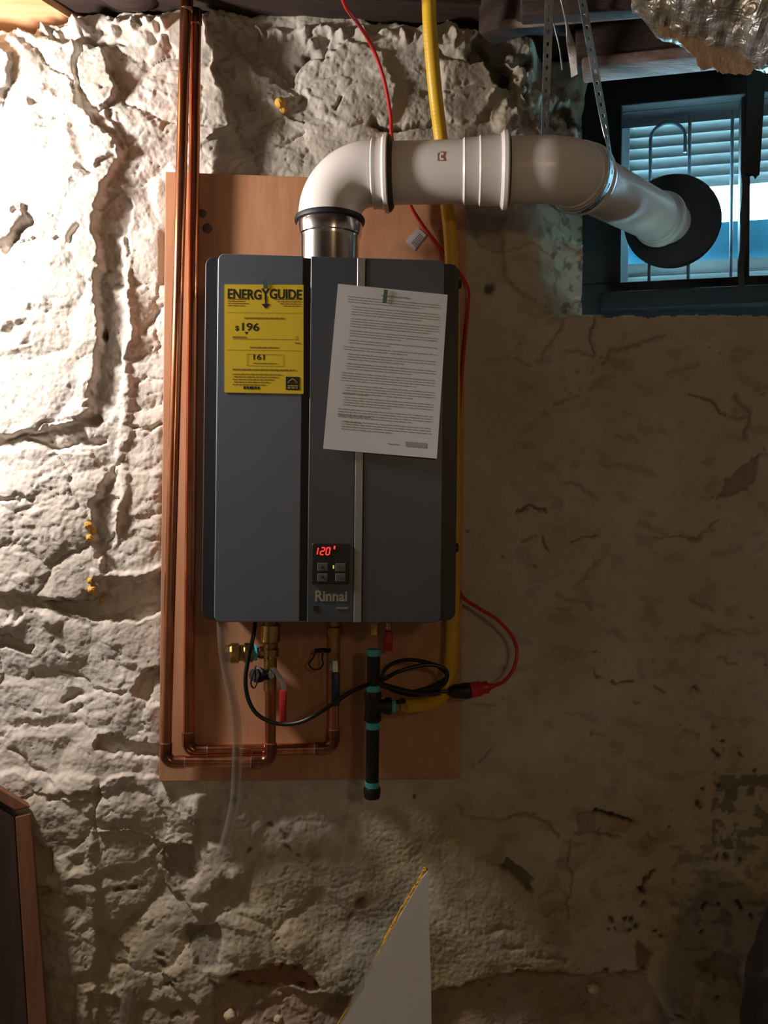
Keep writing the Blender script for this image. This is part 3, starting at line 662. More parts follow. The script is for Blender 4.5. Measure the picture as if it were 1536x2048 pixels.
mk('light_seal_board', box(B(), (xl-.03, YW+.03, H-.2), (xl, 2.42, H+1.24)), 'black_frame', wn, smooth=False)  # hidden boards added to block daylight leaking round the window frame
mk('light_seal_board', box(B(), (xr, YW+.03, H-.2), (xr+.03, 2.42, H+1.24)), 'black_frame', wn, smooth=False)
mk('light_seal_board', box(B(), (xl, YW+.03, H+gz0z-.33), (xr, 2.42, H+gz0z-.30)), 'black_frame', wn, smooth=False)

# ------------------------------------------------------------------ plywood
x0 = (Wp(335, 360).x+Wp(322, 1550).x)/2; x1 = (Wp(931, 400).x+Wp(915, 1550).x)/2; zt_ = Wp(600, 362).z; zb_ = Wp(620, 1553).z
PY = YW-.024
pl = empty('plywood_board', ((x0+x1)/2, PY+.01, zb_), 'reddish plywood backing board screwed to the stone wall behind the heater', 'board')
mk('sheet', box(B(), (x0, PY, zb_), (x1, PY+.019, zt_), .0012), 'ply', pl, smooth=False)
for (u, v, r_) in ((405, 427, .0085), (415, 457, .010)):
    p = P(u, v, PY); mk('washer_screw', lathe(B(), p, p+Vector((0, -1, 0)), [(0, r_), (.002, r_), (.0035, r_*.6), (.004, 0)], 20), 'knot', pl)
p = P(878, 460, PY); mk('washer_screw', lathe(B(), p, p+Vector((0, -1, 0)), [(0, .004), (.003, .004), (.004, .001)], 12), 'galv', pl)
bm = B(); cs = [P(u, v, PY-.0006) for u, v in ((811, 482), (829, 501), (853, 470), (836, 456))]
hexa(bm, cs+[c+Vector((0, -.0006, 0)) for c in cs]); mk('sticker', bm, 'sticker', pl, smooth=False, label='small silvery sticker on the plywood')
bm = B()
for k in range(7):
    a_ = cs[0].lerp(cs[3], .15+.1*k); b2 = cs[1].lerp(cs[2], .15+.1*k); orient(a_.lerp(b2, .35)+Vector((0, -.0014, 0)), a_.lerp(b2, .9)+Vector((0, -.0014, 0)), .0004, .0015, Vector((0, 0, 1)), bm)
mk('print', bm, 'ink_grey', pl, smooth=False)

# ------------------------------------------------------------------ water heater
hx0, hx1 = Fp(405, 870).x, Fp(917, 870).x; hz1 = (Fp(430, 503).z+Fp(885, 524).z)/2; hz0 = (Fp(430, 1243).z+Fp(885, 1246).z)/2
px0, px1 = Fp(432, 870).x, Fp(886, 870).x
wh = empty('water_heater', ((hx0+hx1)/2, (YF+PY)/2, hz0), 'wall-hung grey tankless water heater with black sides and red digits', 'water heater')
mk('cabinet', box(B(), (hx0+.008, YF+.03, hz0+.006), (hx1-.008, PY-.0005, hz1-.006), .006), 'case', wh, smooth=False)
def rrect(x0, x1, z0, z1, y0, y1, r, rounded, ch=0.):
    """prism in XZ with chosen rounded corners (bl, br, tr, tl), front edge chamfer ch"""
    def loop(ins, y):
        out = []
        for (cx, cz, a0, on) in ((x0, z0, 180, rounded[0]), (x1, z0, 270, rounded[1]), (x1, z1, 0, rounded[2]), (x0, z1, 90, rounded[3])):
            sx = 1 if cx == x0 else -1; sz = 1 if cz == z0 else -1; rr = r if on else .0015
            ccx, ccz = cx+sx*rr, cz+sz*rr
            for k in range(7):
                t = math.radians(a0+90*k/6); out.append(Vector((ccx+(rr-ins)*math.cos(t), y, ccz+(rr-ins)*math.sin(t))))
        return out
    bm = B(); ls = [loop(0, y1), loop(0, y0+ch), loop(min(ch, r*.9 if r else ch), y0)] if ch else [loop(0, y1), loop(0, y0)]
    rs = [[bm.verts.new(p) for p in l_] for l_ in ls]; N = len(rs[0])
    for i in range(len(rs)-1):
        for k in range(N): bm.faces.new((rs[i][k], rs[i][(k+1) % N], rs[i+1][(k+1) % N], rs[i+1][k]))
    bm.faces.new(rs[0]); bm.faces.new(rs[-1]); return bm
mk('side_trim', rrect(hx0, px0+.006, hz0+.002, hz1-.002, YF+.014, YF+.15, .016, (1, 0, 0, 1), .0012), 'case', wh, ang=30)
mk('side_trim', rrect(px1-.006, hx1, hz0+.002, hz1-.002, YF+.014, YF+.15, .016, (0, 1, 1, 0), .0012), 'case', wh, ang=30)
mk('front_cover', box(B(), (px0+.002, YF+.006, hz0+.001), (px1-.002, YF+.13, hz1-.001), .003), 'groove', wh, smooth=False)
xg0, xg1, xs0, xs1 = Fp(603, 870).x, Fp(618, 870).x, Fp(711, 870).x, Fp(727, 870).x
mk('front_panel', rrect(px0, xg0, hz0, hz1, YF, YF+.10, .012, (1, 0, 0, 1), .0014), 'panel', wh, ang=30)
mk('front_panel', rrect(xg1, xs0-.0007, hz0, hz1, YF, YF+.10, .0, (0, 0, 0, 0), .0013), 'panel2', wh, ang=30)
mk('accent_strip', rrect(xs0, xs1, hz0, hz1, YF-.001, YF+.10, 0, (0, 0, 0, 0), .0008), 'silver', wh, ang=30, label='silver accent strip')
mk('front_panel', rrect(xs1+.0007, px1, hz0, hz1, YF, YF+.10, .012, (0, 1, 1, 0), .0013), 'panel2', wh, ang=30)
# controls
cp = mk('control_panel', rrect(Fp(624, 1100).x, Fp(699, 1100).x, Fp(660, 1168).z, Fp(660, 1087).z, YF-.003, YF+.001, .003, (1, 1, 1, 1), .001), 'ctrl', wh, ang=30)
def seg_digit(bm, ch, cx, cz, w, h, t, y, sl=.16):
    segs = {'a': ((0, 1), (1, 1)), 'b': ((1, 1), (1, .5)), 'c': ((1, .5), (1, 0)), 'd': ((0, 0), (1, 0)), 'e': ((0, .5), (0, 0)), 'f': ((0, 1), (0, .5)), 'g': ((0, .5), (1, .5))}
    for s in {'1': 'bc', '2': 'abged', '0': 'abcdef'}[ch]:
        (ax, az), (bx, bz) = segs[s]; q_ = []
        for (qx, qz) in ((ax, az), (bx, bz)):
            zz = (qz-.5)*h; q_.append(Vector((cx+(qx-.5)*w+sl*zz, y, cz+zz)))
        d = (q_[1]-q_[0])*.06; orient(q_[0]+d, q_[1]-d, .0006, t, Vector((0, -1, 0)).cross((q_[1]-q_[0]).normalized()), bm)
bm = B(); yy = YF-.0036
for ch, u in (('1', 632), ('2', 645), ('0', 656)):
    p = Fp(u, 1102); seg_digit(bm, ch, p.x, p.z, .0062, .0125, .0021, yy)
mk('display', bm, 'red_led', cp, smooth=False, label='glowing red digits reading 120')
bm = B(); p = Fp(669, 1095, .0036); orient(p-Vector((.0005, 0, .003)), p+Vector((.0006, 0, .003)), .0006, .0028, Vector((1, 0, 0)), bm); p = Fp(677, 1096, .0036)
mk('display', bm, 'red_led', cp, smooth=False)
bm = B(); p = Fp(667, 1134, .0036); box(bm, p-Vector((.0012, .0004, .003)), p+Vector((.0012, .0004, .003))); mk('indicator', bm, 'green_led', cp, smooth=False, label='small green indicator')
for (u, v, sgn) in ((645, 1134, 1), (645, 1155, -1), (681, 1135, 0), (681, 1155, 0)):
    p = Fp(u, v, .003); bt = mk('button', box(B(), p-Vector((.0092, .0012, .0072)), p+Vector((.0092, .0006, .0072)), .0008), 'button', cp, smooth=False)
    bm = B(); y_ = p.y-.0015
    if sgn:
        tri = [Vector((p.x-.0034, y_, p.z-.0024*sgn)), Vector((p.x+.0034, y_, p.z-.0024*sgn)), Vector((p.x, y_, p.z+.0026*sgn))]
        v_ = [bm.verts.new(t) for t in tri]+[bm.verts.new(t-Vector((0, .0003, 0))) for t in tri]
        bm.faces.new(v_[:3]); bm.faces.new(v_[3:])
        for i in range(3): bm.faces.new((v_[i], v_[(i+1) % 3], v_[3+(i+1) % 3], v_[3+i]))
        mk('arrow_mark', bm, 'ctrl', bt, smooth=False)
    else:
        box(bm, (p.x-.005, y_-.0002, p.z-.0008), (p.x+.005, y_, p.z+.0006)); mk('printed_mark', bm, 'groove', bt, smooth=False)
bm = join_meshes([text_mesh('Rinnai', .0262, Fp(662, 1193, .0006), .0007, .92)]); bmesh.ops.remove_doubles(bm, verts=bm.verts[:], dist=1e-5); bdg = empty('badge', Fp(662, 1200, .0006)); bdg.location -= wh.location; bdg.parent = wh; islands('letter', bm, 'badge', bdg)
bm = B(); p = Fp(632, 1217, .0004); box(bm, p-Vector((.0045, .0004, .0045)), p+Vector((.0045, .0004, .0045))); mk('badge_square', bm, 'ctrl', wh, smooth=False)
bm = B(); p = Fp(684, 1216, .0004); box(bm, p-Vector((.011, .0003, .002)), p+Vector((.011, .0003, .0015))); mk('model_print', bm, 'silver', wh, smooth=False)
for (u, v) in ((925, 551), (917, 1098)):
    p = Fp(u, v); p.y = YF+.06; p.x = hx1
    mk('side_screw', lathe(B(), p-Vector((.004, 0, 0)), p+Vector((1, 0, 0)), [(0, .004), (.007, .004), (.0075, .0085), (.014, .0085), (.0155, .006)], 16), 'rubber', wh)
# flue stub
fx = (P(592, 470, 1.72).x+P(726, 470, 1.72).x)/2; FY = 1.72; fz = P(660, 438, FY).z
mk('flue_collar', lathe(B(), (fx, FY, hz1-.02), (fx, FY, 3), [(0, .0575), (fz-hz1-.022, .0575), (fz-hz1-.016, .0585), (fz-hz1-.014, .061), (fz-hz1+.004, .0635), (fz-hz1+.012, .0625)], 48), 'stainless', wh, label='polished steel flue collar')
mk('connection_plate', box(B(), (Fp(450, 1243).x, YF+.05, hz0-.006), (Fp(800, 1243).x, YF+.2, hz0+.008), .002), 'galv', wh, smooth=False)

# ------------------------------------------------------------------ vent pipe
vp = empty('vent_pipe', (fx, FY, fz), 'pale grey plastic vent pipe with two elbows leading to the window', 'pipe')
R0 = .0600
A0 = Vector((fx, FY, fz+.002)); C1 = P(658, 350, FY); C1.x = fx; C2 = P(1128, 338, 1.655); C3 = O+LN*-.02
RB = .080
mk('rubber_seal', lathe(B(), A0-Vector((0, 0, .012)), A0+Vector((0, 0, 1)), [(0, .063), (.002, .0675), (.007, .0685), (.011, .067), (.013, .062)], 48), 'rubber', vp)
def bend(a, b, c, r, n_=16):
    d1 = (a-b).normalized(); d2 = (c-b).normalized(); th = d1.angle(d2); t = r/math.tan(th/2); p1, p2 = b+d1*t, b+d2*t
    return [arc(p1, b, p2, k/n_, th) for k in range(n_+1)], t
arc1, t1 = bend(A0, C1, C2, RB, 18)
bm = B(); tube(bm, [A0-Vector((0, 0, .012))]+arc1, R0+.0008, 48); d12 = (C2-C1).normalized()
s1 = arc1[-1]
mk('elbow', bm, 'pvc', vp, ang=60)
def at_u(u0, a, b):           # point on segment a-b seen at picture column u0
    lo, hi = 0., 1.
    for _ in range(40):
        mid = (lo+hi)/2; p = a.lerp(b, mid)-CAM; uu = 768+FPX*p.dot(_R2)/p.dot(_F)
        if uu < u0: lo = mid
        else: hi = mid
    return a.lerp(b, lo)
def tl(u0): return (at_u(u0, C1, C2)-s1).length
ta, tb, tc_, td = tl(722), tl(747), tl(766), tl(776)
mk('elbow_socket', lathe(B(), s1, C2, [(-.002, R0+.001), (ta-.003, R0+.001), (ta-.001, R0+.004), (ta+.002, R0+.0045), (ta+.004, R0+.003), (tb-.002, R0+.003), (tb, R0+.0055), (tb+.003, R0+.0055), (tb+.006, R0+.0045), (tc_, R0+.006), (tc_+.004, R0+.013), (td, R0+.0135), (td+.002, R0+.012), (td+.002, R0)], 56), 'pvc', vp, ang=40)
mk('gasket', lathe(B(), s1, C2, [(td+.001, R0), (td+.001, R0+.0115), (td+.005, R0+.0105), (td+.010, R0+.004), (td+.011, R0-.002)], 56), 'gasket', vp)
t2a = [(td+.004, R0-.002), (tl(925), R0-.002), (tl(929), R0+.0015), (tl(933), R0+.001), (tl(957), R0+.0015), (tl(960), R0+.0045), (tl(964), R0+.004), (tl(1000), R0+.005), (tl(1006), R0+.012), (tl(1013), R0+.0125), (tl(1016), R0+.010), (tl(1016), R0-.004)]
mk('straight_pipe', lathe(B(), s1, C2, t2a, 56), 'pvc', vp, ang=40)
arc2, t2 = bend(C1, C2, C3, RB*1.0, 16); d23 = (C3-C2).normalized()
e0 = at_u(1010, C1, C2)
if (e0-C2).length < t2: e0 = arc2[0]-d12*.01
mk('elbow', tube(B(), [e0]+arc2, R0+.0012, 48), 'pvc', vp, ang=60)
mk('gasket', lathe(B(), at_u(1013, C1, C2), C2, [(0, R0+.0105), (.003, R0+.009), (.007, R0)], 48), 'gasket', vp)
s2 = arc2[-1]; LL = (C3-s2).length
mk('elbow_socket', lathe(B(), s2, C3, [(-.004, R0+.001), (-.002, R0+.0035), (.006, R0+.0035), (.009, R0+.006), (.013, R0+.0035), (.030, R0+.004), (.034, R0+.008), (.040, R0+.010), (.046, R0+.009), (.048, R0)], 56), 'pvc', vp, ang=40)
cr = LL-.075
mk('straight_pipe', lathe(B(), s2, C3, [(.03, R0-.004), (cr-.055, R0-.004), (cr-.053, R0-.003), (cr-.050, R0-.004), (cr-.034, R0-.004), (cr-.031, R0-.001), (cr-.028, R0-.003), (cr-.016, R0-.002), (cr-.012, R0+.004), (cr-.006, R0+.005), (cr, R0+.001), (cr+.002, R0-.006), (LL+.06, R0-.006)], 56), 'pvc', vp, ang=40)
# small red print on the pipe
bm = B()
def on_pipe(u, v, off=.0006):
    a_ = at_u(u, C1, C2); ax = d12; d = ray(u, v); w0 = CAM-a_
    dd = d-ax*d.dot(ax); ww = w0-ax*w0.dot(ax); A_ = dd.dot(dd); B_ = 2*dd.dot(ww); C_ = ww.dot(ww)-(R0-.002+off)**2
    disc = max(B_*B_-4*A_*C_, 0); return CAM+d*((-B_-math.sqrt(disc))/(2*A_))
def mark(bm, u0, v0, u1, v1):
    a_, b2, c_, e_ = on_pipe(u0, v0), on_pipe(u1, v0), on_pipe(u1, v1), on_pipe(u0, v1); k = Vector((0, -.0004, 0)); hexa(bm, [a_, b2, c_, e_, a_+k, b2+k, c_+k, e_+k])
for q_ in ((881, 303, 889, 305), (881, 320, 889, 322), (887, 305, 889, 320), (882, 310, 885, 316)): mark(bm, *q_)
mk('red_print', bm, 'ink_red', vp, smooth=False)
bm = B(); mark(bm, 874.5, 305, 876.5, 322); mk('print', bm, 'ink_grey', vp, smooth=False)
# black disc where the pipe meets the window
dr = .112
mk('window_collar', lathe(B(), O+LN*.004, O+LN*1, [(0, dr), (.010, dr), (.014, dr-.004), (.016, dr-.03), (.016, .02)], 56), 'rubber', None, label='black rubber disc sealing the vent pipe at the window', cat='pipe collar')

# ------------------------------------------------------------------ hanger strap round the pipe
ax = d23; cs_ = s2+ax*.012; Rr = R0+.012
side = ax.cross(Vector((0, 0, 1))).normalized()      # to one side
upv = side.cross(ax).normalized()
if side.y > 0: side = -side                           # 'side' now points to the camera side
topA = P(1100, -40, 1.58); topB = P(1157, -40, 1.60)
angs = np.linspace(math.radians(200), math.radians(-20), 30)
loop = [cs_+(-side*-math.cos(t)*-1)*0+side*math.cos(t)*Rr+upv*math.sin(t)*Rr*0 for t in angs]
loop = []
for k in range(31):
    t = math.radians(170+200*k/30)                    # from back (side -) under the pipe to the front (side +)
    loop.append(cs_+side*math.cos(t)*Rr+upv*math.sin(t)*Rr)
p_back = loop[0]; p_front = loop[-1]
def line(a, b, n_): return [a.lerp(b, k/n_) for k in range(n_)]
N1 = int((topA-p_back).length/.0065); N2 = int((topB-p_front).length/.0065)
path = line(topA, p_back, N1)+loop+line(p_front, topB, N2)[1:]+[topB]
wdA = Vector((.95, .3, 0)).normalized(); wds = []
for i, p in enumerate(path):
    if i < N1: k = i/N1; w_ = wdA.lerp(ax, sm(.6, 1, np.array(k)).item())
    elif i < N1+len(loop): w_ = ax
    else: k = (i-N1-len(loop))/max(N2-1, 1); w_ = ax.lerp(wdA, sm(0, .3, np.array(k)).item())
    t = (path[min(i+1, len(path)-1)]-path[max(i-1, 0)]).normalized(); w_ = (w_-t*w_.dot(t)).normalized(); wds.append(w_)
hs = mk('hanger_strap', ribbon(B(), path, wds, .017, .0012, 3), 'galv', None, smooth=False, label='perforated steel hanger strap looped under the vent pipe elbow', cat='strap')
# twisted bright strap scrap
pts = smooth_path([P(1122, -30, 1.62), P(1130, 30, 1.62), P(1138, 70, 1.62), P(1145, 110, 1.61), P(1149, 152, 1.60)], 6)
bm = B(); wd_ = []
for i in range(len(pts)): t = i/(len(pts)-1); a_ = .9*math.sin(t*5); wd_.append(Vector((math.cos(a_)*.8, math.sin(a_), .05)).normalized())
ribbon(bm, pts, wd_, .015, .0015); mk('metal_strip', bm, 'bright_steel', None, smooth=False, label='shiny bent metal strip hanging between the two strap ends', cat='metal strip')
# second dark strap hanging left of it
pts = smooth_path([P(1108, -30, 1.70), P(1107, 40, 1.70), P(1118, 90, 1.70), P(1125, 140, 1.70)], 6)
mk('wire', tube(B(), pts, .0016, 6), 'galv', None, label='thin bent wire hanging from the joist beside the strap', cat='wire')

# ------------------------------------------------------------------ foil-wrapped duct, top right
fd = empty('foil_duct', P(1420, 60, 1.55), 'crinkled silver foil duct wrap with torn brown paper edge at the ceiling', 'duct')
a_ = P(1300, -75, 1.52); b2 = P(1640, 10, 1.40); rD = .105; bm = B(); NS, NL = 72, 60
d_ = (b2-a_).normalized(); u_ = d_.cross(Vector((0, 0, 1))).normalized(); w_ = u_.cross(d_)
rows = []
for i in range(NL+1):
    t = i/NL; row = []
    for k in range(NS):
        q_ = 2*math.pi*k/NS; nzv = float(fbm(np.array([t*5+.3]), np.array([k/NS*7.]), 121, 3)[0])
        rr = rD*(1+.13*nzv)*(1-.25*(1-sm(0, .25, np.array(t)).item())); row.append(bm.verts.new(a_.lerp(b2, t)+u_*rr*math.cos(q_)+w_*rr*math.sin(q_)))
    rows.append(row)
for i in range(NL):
    for k in range(NS): bm.faces.new((rows[i][k], rows[i][(k+1) % NS], rows[i+1][(k+1) % NS], rows[i+1][k]))
bm.faces.new(rows[0]); bm.faces.new(rows[-1]); mk('foil_wrap', bm, 'foil', fd, smooth=False)
def ragged(poly, y0, y1, mat, name, parent, seed, amp=.004, sub=10, **kw):
    rn = random.Random(seed); pts = []
    for i in range(len(poly)):
        p, q_ = poly[i], poly[(i+1) % len(poly)]
        for k in range(sub):
            t = k/sub; pts.append((p[0]+(q_[0]-p[0])*t+rn.uniform(-2.2, 2.2), p[1]+(q_[1]-p[1])*t+rn.uniform(-2.2, 2.2)))
    bm = prism([P(u, v, y0+(y1-y0)*(u-poly[0][0])/300+rn.uniform(-amp, amp)) for u, v in pts], Vector((0, .0015, 0))); return mk(name, bm, mat, parent, smooth=False, **kw)
ragged([(1262, -20), (1300, 32), (1312, 48), (1322, 72), (1352, 75), (1378, 104), (1394, 118), (1400, 140), (1425, 134), (1440, 146), (1500, 150), (1520, 120), (1500, 96), (1440, 92), (1400, 66), (1350, 50), (1330, 10), (1320, -20)], 1.52, 1.45, 'kraft', 'paper_edge', fd, 4, 0.)

# black strip hanging in front of the window
bm = B(); pl_ = [(1515, -30), (1514, 60), (1512, 150), (1509, 220), (1506, 290), (1503, 350)]; wv = [44, 44, 38, 34, 34, 33]
L0, R0_ = [], []
for (u, v), w_ in zip(pl_, wv): L0.append((u-w_/2, v)); R0_.append((u+w_/2, v))
edge = [(1515, 352), (1511, 358), (1506, 349), (1501, 353), (1496, 347), (1491, 351)]
ring = L0[:-1]+[(1487, 346)]+list(reversed(edge))+[(1519, 350)]+list(reversed(R0_[:-1]))
bm = prism([P(u, v, 1.62) for u, v in ring], Vector((0, .0015, 0)))
mk('plastic_strip', bm, 'strap_black', None, smooth=False, label='black plastic strip with torn end hanging in front of the window', cat='strip')
pts = smooth_path([P(1487, 335, 1.90), P(1490, 380, 1.90), P(1486, 430, 1.90), P(1488, 480, 1.90), P(1482, 530, 1.90), P(1484, 590, 1.90)], 6)
mk('black_tape', ribbon(B(), pts, [Vector((.95, -.3, 0)).normalized()]*len(pts), .013, .001), 'strap_black', None, label='narrow wavy black tape below the torn black strip', cat='tape')

# ------------------------------------------------------------------ copper pipes
RC = .0112
YP = PY-.037
def cpt(u, v, d=0.): return P(u, v, YP-d)
def pipe_run(name, pts, label, couplings):
    pts = [Vector(p) for p in pts]; root = empty(name, pts[-1], label, 'pipe', )
    full = fillet(pts, .020, 8); mk('tube', tube(B(), full, RC, 20), 'copper', root, ang=60)
    for i in range(1, len(pts)-1):
        a, b, c = pts[i-1], pts[i], pts[i+1]; d1 = (a-b).normalized()*.038; d2 = (c-b).normalized()*.038
        el = fillet([b+d1, b, b+d2], .022, 10); mk('elbow_fitting', tube(B(), el, RC+.0016, 20), 'copper_old', root, ang=60)
        for d in (d1, d2): mk('solder_ring', cyl(b+d*.98, b+d*1.04, RC+.0009, 20), 'solder', root)
    for (a, b) in couplings: mk('coupling', cyl(a, b, RC+.0018, 20, .001), 'copper_old', root); mk('solder_ring', cyl(b, b+(b-a).normalized()*.002, RC+.001, 20), 'solder', root)
    return root
ptop = cpt(376, -60); pa = cpt(331, 1524); pb = cpt(541, 1524); pc = cpt(541, 1372)
pipe_run('copper_pipe', [cpt(373.5, -60), pa, pb, pc], 'outer copper pipe, leftmost, turning right at the lowest elbow', [(cpt(374, -20), cpt(373.6, 20)), (cpt(508, 1524), cpt(522, 1524))])
pipe_run('copper_pipe', [cpt(391.5, 30, -.024), cpt(376.5, 1502, -.024), P(667, 1496, PY-.013), P(667, 1408, PY-.013)], 'inner copper pipe beside the outer one, running to the blue-handled valve', [(cpt(392, 20, -.024), cpt(391.4, 50, -.024)), (P(636, 1497, PY-.013), P(648, 1497, PY-.013))])

# ------------------------------------------------------------------ hot side valve
VY = YP
hv = empty('hot_valve', P(541, 1372, VY), 'brass service valve with red lever and relief valve on the hot side', 'valve')
def vz(u, v): return P(u, v, VY)
top = Vector((vz(541, 1300).x, VY, hz0-.006)); a = vz(541, 1300)
mk('union_nut', lathe(B(), top, a, [(0, .019), (.012, .0195), (.014, .016), (.022, .016)], 6), 'brass', hv, ang=20)
bz = vz(541, 1375)
LB = top.z-bz.z
mk('valve_body', lathe(B(), Vector((top.x, VY, top.z)), Vector((top.x, VY, 0)), [(.015, .014), (.022, .016), (.026, .0195), (.058, .0195), (.062, .015), (.070, .0145), (.074, .0175), (.088, .0175), (.092, .0135), (LB+.006, .0130)], 24), 'brass', hv)
ra = vz(528, 1305); ra.x = top.x
rb = Vector((vz(452, 1305).x, VY-.012, ra.z))
Lr = (rb-ra).length
mk('relief_valve', lathe(B(), ra, rb, [(0, .013), (.022, .013), (.024, .011), (.034, .011), (.036, .0195), (.040, .0205), (.052, .0205), (.054, .0165), (.062, .0165), (.064, .0205), (Lr-.012, .0205), (Lr-.008, .0175), (Lr, .0165)], 10), 'brass', hv, ang=20)
mk('thread_tape', cyl(ra.lerp(rb, .30), ra.lerp(rb, .41), .0158, 20, .001), 'teal', hv)
dp = vz(526, 1350); dp.x = top.x
dq = P(508, 1350, VY-.045)
Ld = (dq-dp).length
mk('drain_cap', lathe(B(), dp, dq, [(0, .010), (Ld-.022, .011), (Ld-.020, .0150), (Ld-.010, .0155), (Ld-.008, .012), (Ld, .0125)], 12), 'black_iron', hv, ang=25)
pts = smooth_path([P(512, 1332, VY-.04), P(505, 1350, VY-.05), P(502, 1368, VY-.05), P(508, 1376, VY-.05), P(514, 1366, VY-.05), P(517, 1348, VY-.046)], 5)
mk('cap_retainer', tube(B(), pts, .0016, 8), 'black_iron', hv)
st = vz(541, 1345); st.y -= .03
mk('valve_stem', cyl(Vector((top.x, VY, st.z)), Vector((top.x+.004, VY-.035, st.z)), .006, 12), 'galv', hv)
la, lb2, lc2, ld2 = P(545, 1335, VY-.036), P(555, 1348, VY-.040), P(567, 1372, VY-.046), P(567, 1440, VY-.048)
mk('lever_arm', ribbon(B(), smooth_path([la, lb2, lc2, ld2.lerp(lc2, .3)], 5), [Vector((1, 0, .2)).normalized()]*16, .010, .002), 'galv', hv)
bm = orient(P(566, 1380, VY-.047), P(566, 1444, VY-.048), .0075, .0135, Vector((1, 0, 0)), None, .003); mk('lever_grip', bm, 'red_grip', hv, label='dark red plastic lever grip')
# ------------------------------------------------------------------ cold side valve
VC = PY-.012+.0
cv = empty('cold_valve', P(667, 1408, VC), 'brass service valve with blue grip on the cold side', 'valve')
tx = P(667, 1408, VC).x; topc = Vector((tx, VC, hz0-.006)); zc = P(667, 1412, VC).z
Lc = topc.z-zc
mk('valve_body', lathe(B(), topc, Vector((tx, VC, 0)), [(0, .0150), (.016, .0155), (.018, .0115), (.030, .012), (.033, .015), (.048, .015), (.052, .0125), (Lc, .0125)], 12), 'brass', cv, ang=20)
mk('valve_collar', cyl(Vector((tx, VC, P(0, 1322, VC).z)), Vector((tx, VC, P(0, 1342, VC).z)), .0135, 16, .001), 'galv', cv)
bm = orient(P(671, 1344, VC-.020), P(671, 1412, VC-.022), .012, .0165, Vector((1, 0, 0)), None, .004); mk('lever_grip', bm, 'blue_grip', cv, label='dark blue plastic lever grip')
mk('lever_arm', orient(P(670, 1322, VC-.014), P(671, 1350, VC-.022), .0025, .010, Vector((1, 0, 0))), 'galv', cv, smooth=False)
pts = smooth_path([Vector((tx-.010, VC, P(0, 1302, VC).z)), P(648, 1300, VC-.02), P(630, 1302, VC-.02)], 5); mk('drain_cap', tube(B(), pts, .0045, 10), 'black_iron', cv)
pts = smooth_path([P(646, 1306, VC-.02), P(644, 1316, VC-.02), P(646, 1328, VC-.02), P(638, 1338, VC-.02), P(624, 1337, VC-.02), P(618, 1327, VC-.02), P(626, 1316, VC-.02), P(630, 1304, VC-.02)], 5)
mk('cap_retainer', tube(B(), pts, .0017, 8), 'black_iron', cv)

# ------------------------------------------------------------------ gas drip leg
GY = YF+.13; gxp = P(746, 1420, GY).x
def gz(v): return P(746, v, GY).z
gp = empty('gas_drip_leg', (gxp, GY, gz(1597)), 'black iron gas drip leg with turquoise taped joints, right of the valves', 'pipe')
G = lambda v: Vector((gxp, GY, gz(v)))
mk('union', lathe(B(), Vector((gxp, GY, hz0-.006)), G(1400), [(0, .0150), (.010, .0155), (.012, .0115), (.034, .0115)], 6), 'brass', gp, ang=20)
def gc(v0, v1, r, mat, nm, seg=20, bev=.001): mk(nm, cyl(G(v0), G(v1), r, seg, bev), mat, gp)
gc(1298, 1312, .0132, 'teal', 'thread_tape'); gc(1311, 1371, .0128, 'black_iron', 'nipple'); gc(1370, 1384, .0132, 'teal', 'thread_tape')
mk('tee', lathe(B(), G(1383), G(1446), [(0, .0155), (.004, .0172), (.010, .0172), (.012, .0155), (.046, .0155), (.048, .0172), ((G(1383)-G(1442)).length-.003, .0172), ((G(1383)-G(1442)).length, .0155)], 24), 'black_iron', gp)
so = Vector((gxp, GY, gz(1412))); mk('tee', lathe(B(), so, so+Vector((1, 0, 0)), [(0, .0135), (.022, .0135), (.024, .0165), (.034, .0165), (.036, .014)], 24), 'black_iron', gp)
mk('thread_tape', cyl(so+Vector((.0355, 0, 0)), so+Vector((.044, 0, 0)), .0125, 18), 'teal', gp)
gc(1444, 1458, .0135, 'teal', 'thread_tape'); gc(1457, 1566, .0128, 'black_iron', 'nipple'); gc(1563, 1576, .0135, 'teal', 'thread_tape')
Lk = (G(1574)-G(1598)).length
mk('end_cap', lathe(B(), G(1574), G(1598), [(0, .0155), (.003, .0168), (Lk-.006, .0160), (Lk-.002, .0145), (Lk, .008)], 24), 'black_iron', gp)
# red-handled gas cock behind
rg = empty('gas_cock', P(776, 1285, YF+.2), 'dark red gas cock handle under the heater, right of the drip leg', 'valve handle')
mk('grip', orient(P(777, 1262, YF+.19), P(776, 1302, YF+.19), .010, .017, Vector((1, 0, 0)), None, .003), 'red_grip', rg)
mk('stem', cyl(P(777, 1258, YF+.19), P(777, 1246, YF+.19), .006, 12), 'brass', rg)

# ------------------------------------------------------------------ yellow gas line
RY = .0140
yl = empty('gas_line', P(905, 1250, YF+.21), 'yellow flexible gas line running from the ceiling to the drip leg', 'pipe')
YB = YF+.205
pts = smooth_path([P(856, -60, 1.70), P(860, 60, 1.72), P(870, 180, 1.75), P(883, 290, 1.79), P(893, 400, YB), P(903, 520, YB), P(907, 800, YB), P(907, 1100, YB), P(905, 1260, YB), P(900, 1340, YB), P(886, 1388, YB-.01), P(858, 1407, YB-.03), P(825, 1411, YB-.055), P(806, 1412, GY)], 12)
pl0 = sum((pts[i+1]-pts[i]).length for i in range(len(pts)-1)); res = []; stp = .0018
acc = 0.; nxt = 0.
for i in range(len(pts)-1):
    s_ = (pts[i+1]-pts[i]).length
    while nxt <= acc+s_: res.append(pts[i].lerp(pts[i+1], (nxt-acc)/s_)); nxt += stp
    acc += s_
